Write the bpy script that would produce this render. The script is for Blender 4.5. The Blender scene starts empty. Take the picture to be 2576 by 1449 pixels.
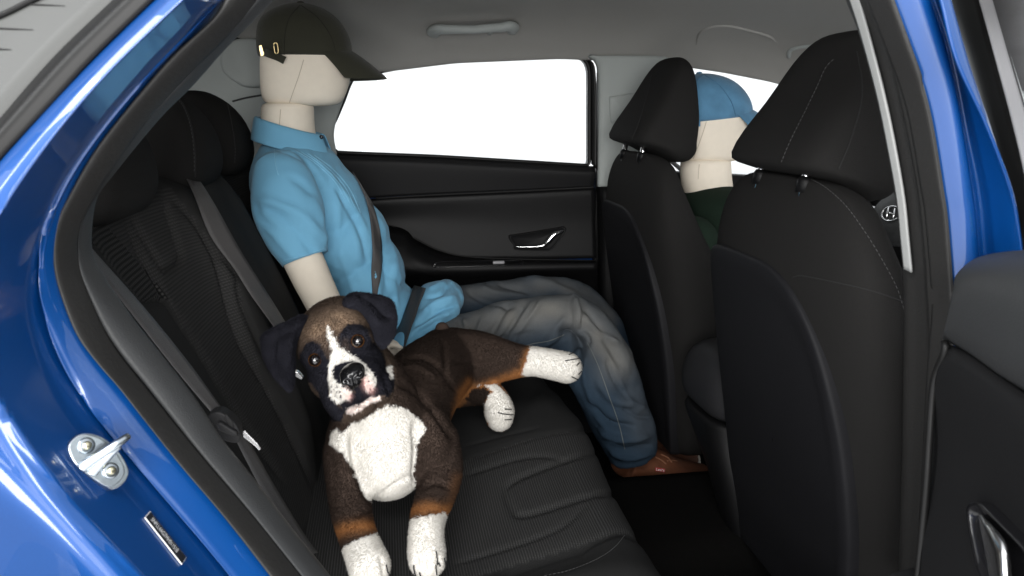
import bpy, bmesh, math, random
import numpy as np
from mathutils import Vector, Matrix
from mathutils.bvhtree import BVHTree
random.seed(4); RNG = np.random.default_rng(4)
scene = bpy.context.scene
R = math.radians

# ------------------------------------------------------------ camera
W, H, F = 2576.0, 1449.0, 1900.0           # the picture's own pixel grid and focal length in pixels
YAW, PIT = R(9.3), R(-13.0)
C = np.array([0.0, 0.0, 1.07])
fv = np.array([math.sin(YAW)*math.cos(PIT), math.cos(YAW)*math.cos(PIT), math.sin(PIT)])
rv = np.array([math.cos(YAW), -math.sin(YAW), 0.0]); uv_ = np.cross(rv, fv)
cam = bpy.data.cameras.new('camera'); camo = bpy.data.objects.new('camera', cam)
scene.collection.objects.link(camo)
cam.sensor_width = 36; cam.lens = F/W*36; cam.clip_start = 0.02; cam.clip_end = 500
camo.matrix_world = Matrix(((rv[0], uv_[0], -fv[0], C[0]), (rv[1], uv_[1], -fv[1], C[1]), (rv[2], uv_[2], -fv[2], C[2]), (0, 0, 0, 1)))
cam.dof.use_dof = True; cam.dof.focus_distance = 1.45; cam.dof.aperture_fstop = 9.0
scene.camera = camo

# ------------------------------------------------------------ light
world = bpy.data.worlds.new('World'); scene.world = world; world.use_nodes = True
wn = world.node_tree.nodes['Background']; wn.inputs[0].default_value = (0.96, 0.98, 1.0, 1); wn.inputs[1].default_value = 1.05
def area(name, loc, target, sx, sy, power, col=(1, 1, 1)):
    l = bpy.data.lights.new(name, 'AREA'); l.shape = 'RECTANGLE'; l.size = sx; l.size_y = sy; l.energy = power; l.color = col
    o = bpy.data.objects.new(name, l); scene.collection.objects.link(o)
    o.location = loc; o.rotation_euler = (Vector(target)-Vector(loc)).to_track_quat('-Z', 'Y').to_euler()
    return o
area('softbox_front', (-0.5, -3.0, 1.55), (0.0, 1.5, 0.8), 3.2, 1.7, 265, (1, 0.985, 0.965))
area('softbox_overhead', (-1.1, -0.4, 2.6), (-0.2, 0.8, 0.9), 3.4, 0.6, 60, (1, 1, 1))
area('softbox_rear', (-2.8, 0.2, 1.6), (-0.2, 0.8, 0.8), 0.5, 2.2, 40, (1, 1, 1))
scene.view_settings.view_transform = 'Standard'; scene.view_settings.look = 'None'
scene.view_settings.exposure = 0.35; scene.view_settings.gamma = 1
scene.cycles.max_bounces = 10; scene.cycles.transparent_max_bounces = 12

# ------------------------------------------------------------ pixel <-> place
def ray(u, v): return fv + rv*((u-W/2)/F) - uv_*((v-H/2)/F)
def onY(u, v, y): d = ray(u, v); return C + d*((y-C[1])/d[1])
def onZ(u, v, z): d = ray(u, v); return C + d*((z-C[2])/d[2])
def onX(u, v, x): d = ray(u, v); return C + d*((x-C[0])/d[0])
def onP(u, v, p, n): d = ray(u, v); n = np.array(n, float); return C + d*(((np.array(p)-C)@n)/(d@n))
def proj(P):
    Q = np.asarray(P)-C; d = Q@fv; return W/2+F*(Q@rv)/d, H/2-F*(Q@uv_)/d, d

# ------------------------------------------------------------ materials
MATS = {}
def mat(name, col, rough=0.6, metal=0.0, sheen=0.0, coat=0.0, spec=0.5, bump=None, var=0.0, varscale=8.0, attr=None, rib=None, ior=None):
    m = bpy.data.materials.new(name); m.use_nodes = True; nt = m.node_tree; N = nt.nodes; L = nt.links
    b = N['Principled BSDF']; b.inputs['Base Color'].default_value = (*col, 1); b.inputs['Roughness'].default_value = rough
    b.inputs['Metallic'].default_value = metal; b.inputs['Specular IOR Level'].default_value = spec
    if sheen: b.inputs['Sheen Weight'].default_value = sheen; b.inputs['Sheen Roughness'].default_value = 0.4
    if coat: b.inputs['Coat Weight'].default_value = coat; b.inputs['Coat Roughness'].default_value = 0.02
    tc = N.new('ShaderNodeTexCoord'); colsock = None
    if attr:
        a = N.new('ShaderNodeAttribute'); a.attribute_name = attr; colsock = a.outputs['Color']
    if var:
        n = N.new('ShaderNodeTexNoise'); n.inputs['Scale'].default_value = varscale; n.inputs['Detail'].default_value = 5
        L.new(tc.outputs['Object'], n.inputs['Vector'])
        mr = N.new('ShaderNodeMapRange'); mr.inputs['From Min'].default_value = 0.3; mr.inputs['From Max'].default_value = 0.7
        mr.inputs['To Min'].default_value = 1-var; mr.inputs['To Max'].default_value = 1+var
        L.new(n.outputs['Fac'], mr.inputs['Value'])
        mx = N.new('ShaderNodeMix'); mx.data_type = 'RGBA'; mx.blend_type = 'MULTIPLY'; mx.inputs['Factor'].default_value = 1
        if colsock: L.new(colsock, mx.inputs['A'])
        else: mx.inputs['A'].default_value = (*col, 1)
        L.new(mr.outputs['Result'], mx.inputs['B']); colsock = mx.outputs['Result']
    height = None
    if bump:
        sc, st = bump
        n = N.new('ShaderNodeTexNoise'); n.inputs['Scale'].default_value = sc; n.inputs['Detail'].default_value = 3
        L.new(tc.outputs['Object'], n.inputs['Vector']); height = n.outputs['Fac']
        bp = N.new('ShaderNodeBump'); bp.inputs['Strength'].default_value = st; bp.inputs['Distance'].default_value = 0.002
        L.new(height, bp.inputs['Height']); L.new(bp.outputs['Normal'], b.inputs['Normal'])
    if rib:   # woven upholstery: bands along UV, held to the parts of the seat the 'rib' attribute marks (1 = ribs, 2 = dotted mesh)
        per, ang, dark, lite, both = rib
        wv = N.new('ShaderNodeTexWave'); wv.bands_direction = 'X' if ang == 0 else 'Y'; wv.inputs['Scale'].default_value = 0.314/per
        wv.inputs['Distortion'].default_value = 0.3; wv.inputs['Detail'].default_value = 1
        L.new(tc.outputs['UV'], wv.inputs['Vector']); h = wv.outputs['Fac']
        w2 = N.new('ShaderNodeTexWave'); w2.bands_direction = 'Y' if ang == 0 else 'X'; w2.inputs['Scale'].default_value = 0.314/(per*(1.0 if both else 0.7))
        L.new(tc.outputs['UV'], w2.inputs['Vector'])
        m2 = N.new('ShaderNodeMath'); m2.operation = 'MULTIPLY'; L.new(h, m2.inputs[0])
        m3 = N.new('ShaderNodeMath'); m3.operation = 'MULTIPLY_ADD'; m3.inputs[1].default_value = 0.6 if not both else 1.0; m3.inputs[2].default_value = 0.4 if not both else 0.0
        L.new(w2.outputs['Fac'], m3.inputs[0]); L.new(m3.outputs[0], m2.inputs[1])
        a = N.new('ShaderNodeAttribute'); a.attribute_name = 'rib'
        m4 = N.new('ShaderNodeMath'); m4.operation = 'MULTIPLY'; L.new(m2.outputs[0], m4.inputs[0]); L.new(a.outputs['Fac'], m4.inputs[1])
        mx = N.new('ShaderNodeMix'); mx.data_type = 'RGBA'; mx.inputs['A'].default_value = (*dark, 1); mx.inputs['B'].default_value = (*lite, 1)
        L.new(m4.outputs[0], mx.inputs['Factor']); colsock = mx.outputs['Result']
        bp2 = N.new('ShaderNodeBump'); bp2.inputs['Strength'].default_value = 0.7; bp2.inputs['Distance'].default_value = 0.0012
        L.new(m4.outputs[0], bp2.inputs['Height'])
        if bump: L.new(bp.outputs['Normal'], bp2.inputs['Normal'])
        L.new(bp2.outputs['Normal'], b.inputs['Normal'])
    if colsock: L.new(colsock, b.inputs['Base Color'])
    MATS[name] = m; return m
mat('blue_paint', (0.0, 0.045, 0.195), 0.4, metal=0.15, coat=1.0, spec=0.3, var=0.04, varscale=900)
mat('rear_glass_reflection', (0.075, 0.0765, 0.075), 0.35, spec=0.05)  # flat grey paints in the studio's reflection; the surface itself barely reflects
mat('seal_rubber', (0.018, 0.0175, 0.017), 0.5, spec=0.32, bump=(260, 0.2))
mat('black_rubber', (0.006, 0.006, 0.006), 0.45, spec=0.2)
mat('grey_trim', (0.025, 0.026, 0.027), 0.5, spec=0.3, bump=(700, 0.25))
mat('dark_plastic', (0.008, 0.008, 0.0085), 0.55, spec=0.14, bump=(800, 0.25))
mat('lid_grey', (0.016, 0.016, 0.0175), 0.5, spec=0.22, bump=(800, 0.25))
mat('black_plastic', (0.0035, 0.0035, 0.0038), 0.5, spec=0.18, bump=(900, 0.2))  # near-black base colour also holds the footwell's shade
mat('shell_plastic', (0.0085, 0.0085, 0.0098), 0.58, spec=0.14, bump=(900, 0.3))
mat('gloss_black', (0.008, 0.008, 0.009), 0.12)
mat('silver_grey', (0.26, 0.26, 0.27), 0.45, bump=(900, 0.15))
mat('headliner', (0.27, 0.265, 0.25), 0.95, spec=0.2, bump=(600, 0.5), var=0.03, varscale=500)
mat('pillar_grey', (0.29, 0.31, 0.30), 0.7, spec=0.3, bump=(700, 0.35))
mat('strip_grey', (0.27, 0.275, 0.27), 0.6, spec=0.2, bump=(700, 0.2))
mat('fabric_black', (0.0142, 0.0137, 0.0133), 0.95, spec=0.1, bump=(1100, 0.9), var=0.3, varscale=1500)
mat('fabric_shade', (0.013, 0.013, 0.013), 0.95, sheen=0.1, bump=(1100, 0.8))
mat('fabric_rib_back', (0.018, 0.018, 0.018), 0.95, spec=0.12, bump=(1100, 0.5), rib=(0.0052, 1, (0.023, 0.0228, 0.0225), (0.046, 0.0452, 0.0445), False))
mat('fabric_rib_cushion', (0.018, 0.018, 0.018), 0.95, spec=0.12, bump=(1100, 0.5), rib=(0.0042, 0, (0.015, 0.015, 0.0149), (0.050, 0.0494, 0.0488), False))
mat('fabric_mesh', (0.02, 0.02, 0.02), 0.9, spec=0.12, rib=(0.0062, 0, (0.008, 0.008, 0.008), (0.07, 0.068, 0.065), True))
mat('webbing', (0.065, 0.062, 0.062), 0.5, spec=0.3, bump=(900, 0.5))
mat('webbing_dark', (0.03, 0.029, 0.029), 0.5, bump=(900, 0.5))
mat('carpet', (0.004, 0.0038, 0.0036), 1.0, spec=0.03, bump=(500, 1.0), var=0.25, varscale=300)
mat('chrome', (0.85, 0.85, 0.86), 0.09, metal=1.0)
mat('satin_metal', (0.72, 0.72, 0.72), 0.25, metal=1.0)
mat('zinc', (0.46, 0.51, 0.55), 0.3, metal=1.0, bump=(120, 0.15))
mat('brass', (0.7, 0.55, 0.28), 0.28, metal=1.0)
mat('screw', (0.68, 0.64, 0.46), 0.3, metal=1.0)
mat('thread_grey', (0.065, 0.065, 0.065), 0.8)
mat('seam_dark', (0.006, 0.006, 0.006), 0.9)
mat('linen', (0.74, 0.67, 0.565), 0.9, spec=0.2, bump=(900, 0.25), var=0.02, varscale=60)
mat('linen_seam', (0.45, 0.39, 0.31), 0.9)
mat('polo', (0.155, 0.385, 0.565), 0.9, spec=0.2, sheen=0.08, bump=(1200, 0.35), var=0.03, varscale=1200)
mat('polo_line', (0.22, 0.47, 0.64), 0.9)
mat('polo_trim', (0.55, 0.68, 0.76), 0.9)
mat('jeans', (0.1, 0.13, 0.17), 0.9, spec=0.1, bump=(1300, 0.6), var=0.14, varscale=700, attr='col')
mat('thread_tan', (0.10, 0.11, 0.11), 0.8)
mat('green_knit', (0.012, 0.022, 0.015), 0.95, spec=0.1, bump=(700, 0.6))
mat('cap_olive', (0.022, 0.022, 0.012), 0.9, sheen=0.12, bump=(1100, 0.5), var=0.1, varscale=25)
mat('cap_olive_seam', (0.012, 0.012, 0.007), 0.9)
mat('cap_blue', (0.075, 0.20, 0.33), 0.9, sheen=0.15, bump=(1100, 0.5), var=0.16, varscale=28)
mat('cap_blue_seam', (0.05, 0.14, 0.24), 0.9)
mat('shoe_leather', (0.10, 0.034, 0.014), 0.75, spec=0.3, bump=(500, 0.4), var=0.15, varscale=40)
mat('shoe_thread', (0.15, 0.06, 0.028), 0.8)
mat('shoe_sole', (0.55, 0.52, 0.46), 0.6)
mat('red_tag', (0.28, 0.02, 0.02), 0.7)
mat('white_print', (0.75, 0.75, 0.74), 0.6)
mat('label_black', (0.012, 0.012, 0.013), 0.35)
mat('fur', (0.05, 0.03, 0.02), 0.95, spec=0.1, attr='col')
def furmat():
    N = MATS['fur'].node_tree.nodes; L = MATS['fur'].node_tree.links; a = [n for n in N if n.type == 'ATTRIBUTE'][0]
    t = N.new('ShaderNodeBsdfTranslucent'); x = N.new('ShaderNodeMixShader'); x.inputs[0].default_value = 0.45
    L.new(a.outputs['Color'], t.inputs['Color']); L.new(N['Principled BSDF'].outputs[0], x.inputs[1]); L.new(t.outputs[0], x.inputs[2]); L.new(x.outputs[0], N['Material Output'].inputs[0])
furmat()
mat('fur_base', (0.05, 0.03, 0.02), 1.0, spec=0.05, attr='col')
mat('eye_amber', (0.075, 0.028, 0.006), 0.12, coat=1.0)
mat('eye_pupil', (0.004, 0.003, 0.003), 0.04, coat=1.0)
mat('nose_gloss', (0.004, 0.004, 0.0045), 0.24, spec=0.45)
mat('ink', (0.01, 0.01, 0.011), 0.9)
mat('button_dark', (0.01, 0.012, 0.018), 0.25)
mat('studio_white', (0.82, 0.82, 0.82), 0.8)
def glassmat(name, tint, refl):
    m = bpy.data.materials.new(name); m.use_nodes = True; N = m.node_tree.nodes; L = m.node_tree.links; N.remove(N['Principled BSDF'])
    t = N.new('ShaderNodeBsdfTransparent'); t.inputs[0].default_value = (*tint, 1); g = N.new('ShaderNodeBsdfGlossy'); g.inputs['Roughness'].default_value = 0.01
    f = N.new('ShaderNodeFresnel'); f.inputs[0].default_value = refl; x = N.new('ShaderNodeMixShader')
    L.new(f.outputs[0], x.inputs[0]); L.new(t.outputs[0], x.inputs[1]); L.new(g.outputs[0], x.inputs[2]); L.new(x.outputs[0], N['Material Output'].inputs[0]); MATS[name] = m
glassmat('window_glass', (0.93, 0.95, 0.95), 1.45)
glassmat('tinted_glass', (0.28, 0.30, 0.30), 1.9)

# ------------------------------------------------------------ objects
def link(o, parent=None):
    scene.collection.objects.link(o)
    if parent is not None:
        o.parent = parent
        if parent.parent is None: o.matrix_parent_inverse = Matrix.Translation(-Vector(parent.location))
    return o
def tag(o, label=None, cat=None, group=None, kind=None):
    if label: o['label'] = label
    if cat: o['category'] = cat
    if group: o['group'] = group
    if kind: o['kind'] = kind
    return o
def thing(name, loc, label, cat, group=None):
    o = bpy.data.objects.new(name, None); o.location = Vector([float(c) for c in loc]); o.empty_display_size = 0.1
    scene.collection.objects.link(o); return tag(o, label, cat, group)
def make(name, verts, faces, m, parent=None, smooth=True, uvs=None, sub=0, solid=0.0, offset=-1.0, bevel=0.0, face_cam=False):
    me = bpy.data.meshes.new(name)
    V = np.asarray(verts, float)
    me.from_pydata([tuple(v) for v in V], [], [tuple(int(i) for i in f) for f in faces])
    if uvs is not None:
        lay = me.uv_layers.new(name='UVMap')
        li = np.zeros(len(me.loops), int); me.loops.foreach_get('vertex_index', li)
        lay.data.foreach_set('uv', np.asarray(uvs, float)[li].ravel())
    me.update()
    if face_cam:
        s = 0
        for p in me.polygons: s += (Vector(C)-p.center).dot(p.normal)*p.area
        if s < 0: me.flip_normals()
    if smooth: me.polygons.foreach_set('use_smooth', [True]*len(me.polygons))
    me.materials.append(MATS[m]) if isinstance(m, str) else None
    o = bpy.data.objects.new(name, me); link(o, parent)
    if solid:
        md = o.modifiers.new('thickness', 'SOLIDIFY'); md.thickness = solid; md.offset = offset
    if bevel:
        md = o.modifiers.new('bevel', 'BEVEL'); md.width = bevel; md.segments = 2; md.limit_method = 'ANGLE'; md.angle_limit = R(35)
    if sub:
        md = o.modifiers.new('subdivision', 'SUBSURF'); md.levels = sub; md.render_levels = sub
    return o
def catmull(P, n, closed=False):
    """n points along the smooth curve through P, evenly spaced."""
    P = np.asarray(P, float)
    if len(P) == 2:
        t = np.linspace(0, 1, n)[:, None]; return P[0]*(1-t)+P[1]*t
    Q = np.vstack([P[-1:], P, P[:2]]) if closed else np.vstack([2*P[:1]-P[1:2], P, 2*P[-1:]-P[-2:-1]])
    out = []
    for i in range(len(Q)-3):
        p0, p1, p2, p3 = Q[i:i+4]; t = np.linspace(0, 1, 16, endpoint=False)[:, None]
        out.append(0.5*((2*p1)+(p2-p0)*t+(2*p0-5*p1+4*p2-p3)*t*t+(3*p1-p0-3*p2+p3)*t**3))
    if not closed: out.append(P[-1:])
    out = np.vstack(out)
    if closed: out = np.vstack([out, out[:1]])
    s = np.concatenate([[0], np.cumsum(np.linalg.norm(np.diff(out, axis=0), axis=1))])
    t = np.linspace(0, s[-1], n, endpoint=not closed)
    return np.stack([np.interp(t, s, out[:, k]) for k in range(out.shape[1])], 1)
def curve(px, y, n=60):
    """pixel trace -> smooth 3-D curve on the depths y (number, or one per point)."""
    y = np.full(len(px), y) if np.isscalar(y) else np.asarray(y, float)
    q = catmull(np.column_stack([np.asarray(px, float), y*1000]), n)
    return np.array([onY(a, b, c/1000) for a, b, c in q])
def grid_faces(r, c, wrap=False):
    f = []
    for i in range(r-1):
        for j in range(c if wrap else c-1):
            k = (j+1) % c
            f.append((i*c+j, i*c+k, (i+1)*c+k, (i+1)*c+j))
    return f
def arc_uv(G):
    r, c = G.shape[:2]
    u = np.zeros((r, c)); v = np.zeros((r, c))
    u[:, 1:] = np.cumsum(np.linalg.norm(np.diff(G, axis=1), axis=2), axis=1)
    v[1:, :] = np.cumsum(np.linalg.norm(np.diff(G, axis=0), axis=2), axis=0)
    return np.stack([u, v], -1).reshape(-1, 2)
def loft(name, curves, m, parent, n=60, sub=4, solid=0.004, smooth_across=True, bevel=0.0):
    rows = [catmull(c, n) for c in curves]
    A = np.array(rows)
    if len(rows) > 2 and smooth_across:
        A = np.stack([catmull(A[:, j], (len(rows)-1)*sub+1) for j in range(n)], 1)
    elif len(rows) > 2 or sub > 1:
        B = []
        for i in range(len(rows)-1):
            for t in np.linspace(0, 1, sub, endpoint=False): B.append(A[i]*(1-t)+A[i+1]*t)
        B.append(A[-1]); A = np.array(B)
    return make(name, A.reshape(-1, 3), grid_faces(A.shape[0], n), m, parent, uvs=arc_uv(A), solid=solid, bevel=bevel, face_cam=True)
def frames(P):
    T = np.gradient(P, axis=0); T /= np.linalg.norm(T, axis=1)[:, None]+1e-12
    up = np.array([0, 0, 1.0]) if abs(T[0][2]) < 0.9 else np.array([0, 1.0, 0])
    Ns = []; n = up-T[0]*(up@T[0]); n /= np.linalg.norm(n)
    for t in T:
        n = n-t*(n@t); n /= np.linalg.norm(n)+1e-12; Ns.append(n)
    Ns = np.array(Ns); return T, Ns, np.cross(T, Ns)
def tube_geo(P, radii, k=16, cap=True, ref=None):
    """tube along P; radii one per control point or (a, b) pairs: a along the frame normal, b along the binormal. ref fixes the binormal near a direction."""
    P = np.asarray(P, float); n = len(P)
    rr = np.asarray(radii, float)
    if rr.ndim == 0: rr = np.full((n, 2), float(rr))
    elif rr.ndim == 1: rr = np.column_stack([rr, rr])
    if len(rr) != n:
        s = np.linspace(0, 1, len(rr)); t = np.linspace(0, 1, n); rr = np.column_stack([np.interp(t, s, rr[:, 0]), np.interp(t, s, rr[:, 1])])
    T, N_, B = frames(P)
    if ref is not None:
        ref = np.asarray(ref, float); B = ref-T*(T@ref)[:, None]; B /= np.linalg.norm(B, axis=1)[:, None]; N_ = np.cross(B, T)
    a = np.linspace(0, 2*math.pi, k, endpoint=False)
    V = P[:, None]+N_[:, None]*(np.cos(a)[None, :, None]*rr[:, None, :1])+B[:, None]*(np.sin(a)[None, :, None]*rr[:, None, 1:])
    V = V.reshape(-1, 3); fcs = [tuple(reversed(f)) for f in grid_faces(n, k, True)]
    if cap:
        V = np.vstack([V, P[:1], P[-1:]]); a0, a1 = n*k, n*k+1
        fcs += [(a0, j, (j+1) % k) for j in range(k)] + [(a1, (n-1)*k+(j+1) % k, (n-1)*k+j) for j in range(k)]
    return V, fcs
def tube(name, P, radii, m, parent, k=16, cap=True, ref=None, sub=0):
    V, f = tube_geo(P, radii, k, cap, ref)
    o = make(name, V, f, m, parent, sub=sub)
    fixn(o); return o
def fixn(o):
    bm = bmesh.new(); bm.from_mesh(o.data); bmesh.ops.recalc_face_normals(bm, faces=bm.faces); bm.to_mesh(o.data); bm.free()
def rings(name, specs, m, parent, k=40, sub=1, uv=False):
    """closed body from horizontal rounded-rectangle rings: (z, x0, x1, y0, y1, exponent)."""
    a = np.linspace(0, 2*math.pi, k, endpoint=False); V = []
    for (z, x0, x1, y0, y1, e) in specs:
        c, s = np.cos(a), np.sin(a)
        px = np.sign(c)*np.abs(c)**(2/e); py = np.sign(s)*np.abs(s)**(2/e)
        V.append(np.column_stack([(x0+x1)/2+px*(x1-x0)/2, (y0+y1)/2+py*(y1-y0)/2, np.full(k, z)]))
    n = len(V); G = np.array(V); V = G.reshape(-1, 3); f = grid_faces(n, k, True)
    V = np.vstack([V, V[:k].mean(0), V[-k:].mean(0)])
    f += [(n*k, (j+1) % k, j) for j in range(k)]+[(n*k+1, (n-1)*k+j, (n-1)*k+(j+1) % k) for j in range(k)]
    o = make(name, V, f, m, parent, sub=sub); fixn(o); return o
def box_geo(c, s, rot=None):
    c = np.array(c, float); s = np.array(s, float)/2
    V = np.array([(x, y, z) for x in (-1, 1) for y in (-1, 1) for z in (-1, 1)], float)*s
    if rot is not None: V = V@np.array(rot).T
    return V+c, [(0, 1, 3, 2), (4, 6, 7, 5), (0, 4, 5, 1), (2, 3, 7, 6), (0, 2, 6, 4), (1, 5, 7, 3)]
def box(name, c, s, m, parent, bevel=0.002, rot=None):
    V, f = box_geo(c, s, rot); o = make(name, V, f, m, parent, bevel=bevel, smooth=False); fixn(o); return o
def merge(parts):
    V, fs, k = [], [], 0
    for v, f in parts:
        V.append(v); fs += [tuple(i+k for i in q) for q in f]; k += len(v)
    return np.vstack(V), fs
def ball_geo(c, r, rot=0.0, seg=20):
    """ellipsoid; r = (rx, ry, rz); rot turns it about the y axis."""
    V = []; f = []
    for i in range(seg//2+1):
        t = math.pi*i/(seg//2)
        for j in range(seg):
            p = 2*math.pi*j/seg; V.append((math.sin(t)*math.cos(p), math.sin(t)*math.sin(p), math.cos(t)))
    V = np.array(V)*np.array(r); cr, sr = math.cos(rot), math.sin(rot)
    V = V@np.array([[cr, 0, sr], [0, 1, 0], [-sr, 0, cr]]).T + np.array(c)
    return V, [tuple(reversed(q)) for q in grid_faces(seg//2+1, seg, True)]
def eball(u, v, y, ru, ry, rw, rot=0.0, seg=20):
    """ellipsoid centred on a pixel at depth y: ru, rw in pixels across and up, ry metres deep; rot in degrees, clockwise in the picture."""
    c = onY(u, v, y); d = proj(c)[2]; return ball_geo(c, (ru*d/F, ry, rw*d/F), R(rot), seg)
def ptube(pts, k=16, ref=None, n=None):
    """tube through (u, v, y, radius in px[, depth radius in px]) with rounded ends."""
    P = np.array([onY(p[0], p[1], p[2]) for p in pts]); d = proj(P)[2]/F
    ra = np.array([p[3] for p in pts])*d; rb = np.array([p[4] if len(p) > 4 else p[3] for p in pts])*d
    n = n or len(pts)*8
    q = catmull(np.column_stack([P, ra, rb]), n)
    a = tube_geo(q[:, :3], q[:, 3:5], k, True, ref)
    return [a, ball_geo(P[0], (ra[0], min(ra[0], rb[0]), ra[0])), ball_geo(P[-1], (ra[-1], min(ra[-1], rb[-1]), ra[-1]))]
def evald(o):
    dg = bpy.context.evaluated_depsgraph_get(); return o.evaluated_get(dg)
def blob(name, parts, m, parent, voxel=0.006, smooth=6, fac=0.5):
    """one continuous skin over overlapping bodies."""
    V, f = merge(parts); o = make(name, V, f, m, parent)
    md = o.modifiers.new('skin', 'REMESH'); md.mode = 'VOXEL'; md.voxel_size = voxel; md.use_smooth_shade = True
    if smooth:
        md = o.modifiers.new('relax', 'SMOOTH'); md.factor = fac; md.iterations = smooth
    me = bpy.data.meshes.new_from_object(evald(o)); o.modifiers.clear(); old = o.data; o.data = me; bpy.data.meshes.remove(old)
    me.polygons.foreach_set('use_smooth', [True]*len(me.polygons)); me.name = name
    if not me.materials: me.materials.append(MATS[m])
    return o
def getv(o):
    me = o.data; V = np.zeros(len(me.vertices)*3); me.vertices.foreach_get('co', V)
    Nn = np.zeros(len(me.vertices)*3); me.vertices.foreach_get('normal', Nn); return V.reshape(-1, 3), Nn.reshape(-1, 3)
def setv(o, V): o.data.vertices.foreach_set('co', np.asarray(V).ravel()); o.data.update()
def pdist(U, Vv, poly):
    """distance in px of points to a polyline, and where along it (0..1)."""
    P = np.asarray(poly, float); best = np.full(len(U), 1e9); along = np.zeros(len(U)); X = np.column_stack([U, Vv])
    L = np.concatenate([[0], np.cumsum(np.linalg.norm(np.diff(P, axis=0), axis=1))])
    for i in range(len(P)-1):
        a, b = P[i], P[i+1]; ab = b-a; t = np.clip(((X-a)@ab)/(ab@ab+1e-9), 0, 1)
        d = np.linalg.norm(X-(a+t[:, None]*ab), axis=1); k = d < best
        best[k] = d[k]; along[k] = (L[i]+t[k]*(L[i+1]-L[i]))/L[-1]
    return best, along
def folds(o, lines, facing=True):
    """press ridges and creases (height in m, minus = crease) into the side of the surface the traces run over: (trace, width px, height)."""
    V, Nn = getv(o); u, v, d = proj(V)
    front = np.clip(((C-V)*Nn).sum(1)/np.linalg.norm(C-V, axis=1)*3, 0, 1) if facing else 1.0
    D = np.zeros(len(V))
    for tr, w, h in lines:
        tr = catmull(tr, max(8, len(tr)*6)) if len(tr) > 2 else np.array(tr, float)
        m_ = (u > tr[:, 0].min()-4*w) & (u < tr[:, 0].max()+4*w) & (v > tr[:, 1].min()-4*w) & (v < tr[:, 1].max()+4*w)
        if not m_.any(): continue
        dd, al = pdist(u[m_], v[m_], tr)
        D[m_] += h*np.exp(-(dd/w)**2)*np.minimum(1, np.minimum(al, 1-al)*6+0.12)
    setv(o, V+Nn*(D*front)[:, None])
def inpoly(U, Vv, poly):
    P = np.asarray(poly, float); r = np.zeros(len(U), bool); j = len(P)-1
    for i in range(len(P)):
        a, b = P[i], P[j]
        c = ((a[1] > Vv) != (b[1] > Vv)) & (U < (b[0]-a[0])*(Vv-a[1])/(b[1]-a[1]+1e-12)+a[0])
        r ^= c; j = i
    return r
def vnoise(P, s, seed=0):
    """smooth 3-D value noise in 0..1."""
    g = np.random.default_rng(seed).random((32, 32, 32)); Q = np.asarray(P)*s+100.0; i = np.floor(Q).astype(int); t = Q-i; t = t*t*(3-2*t); o = 0
    for a in (0, 1):
        for b in (0, 1):
            for c in (0, 1):
                o = o+g[(i[:, 0]+a) % 32, (i[:, 1]+b) % 32, (i[:, 2]+c) % 32]*(t[:, 0] if a else 1-t[:, 0])*(t[:, 1] if b else 1-t[:, 1])*(t[:, 2] if c else 1-t[:, 2])
    return o
def drape(objs, px, n=80, off=0.001, fallback=None):
    """points where a pixel trace lands on built surfaces, lifted a little."""
    dg = bpy.context.evaluated_depsgraph_get(); dg.update(); trees = [BVHTree.FromObject(o, dg) for o in objs]
    P, Nn = [], []
    for a, b in catmull(px, n):
        d = Vector(ray(a, b)).normalized(); best = None
        for t in trees:
            h = t.ray_cast(Vector(C), d)
            if h[0] is not None and (best is None or h[3] < best[3]): best = h
        if best is None: continue
        nn = best[1] if best[1].dot(d) < 0 else -best[1]
        P.append(np.array(best[0]+nn*off)); Nn.append(np.array(nn))
    return np.array(P), np.array(Nn)
def stitches(name, objs, px, m, parent, gap=0.007, ln=0.0042, r=0.00042, n=400):
    P, Nn = drape(objs, px, n, 0.0006)
    if len(P) < 4: return None
    s = np.concatenate([[0], np.cumsum(np.linalg.norm(np.diff(P, axis=0), axis=1))]); parts = []; t = 0
    while t+ln < s[-1]:
        a = np.array([np.interp(t, s, P[:, k]) for k in range(3)]); b = np.array([np.interp(t+ln, s, P[:, k]) for k in range(3)])
        parts.append(tube_geo(np.array([a, (a+b)/2, b]), [r, r*1.1, r], 5)); t += gap
    V, f = merge(parts); o = make(name, V, f, m, parent); o['kind'] = 'stuff'; return o
def seam(name, objs, px, m, parent, r=0.0012, n=80):
    P, Nn = drape(objs, px, n, r*0.3); P = catmull(P, len(P))
    return tube(name, P, r, m, parent, k=6)
def belt(name, objs, px, width, m, parent, off=0.004, n=60, ydir=None):
    """webbing lying over surfaces along a pixel trace."""
    P, Nn = drape(objs, px, n, off); return P, Nn
def webbing(name, P, across, width, m, parent, th=0.0016):
    P = np.asarray(P); A = np.asarray(across, float)
    if A.ndim == 1: A = np.tile(A, (len(P), 1))
    T = np.gradient(P, axis=0); T /= np.linalg.norm(T, axis=1)[:, None]; A = A-T*(A*T).sum(1)[:, None]; A /= np.linalg.norm(A, axis=1)[:, None]
    t = np.linspace(-0.5, 0.5, 5)
    G = P[:, None]+A[:, None]*(t[None, :, None]*width)
    return make(name, G.reshape(-1, 3), grid_faces(len(P), 5), m, parent, uvs=arc_uv(G), solid=th, offset=0, face_cam=True)
def smooth_path(P, k=9):
    Q = P.copy()
    for _ in range(k): Q[1:-1] = (Q[:-2]+2*Q[1:-1]+Q[2:])/4
    return Q

# ============================================================ the setting
o = make('studio_floor', [(-9, -9, 0), (9, -9, 0), (9, 14, 0), (-9, 14, 0)], [(0, 1, 2, 3)], 'studio_white'); tag(o, kind='structure')

car = thing('car', (0.2, 1.47, 0.0), 'blue sedan seen through its open rear door, with black cloth seats', 'car')

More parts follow.
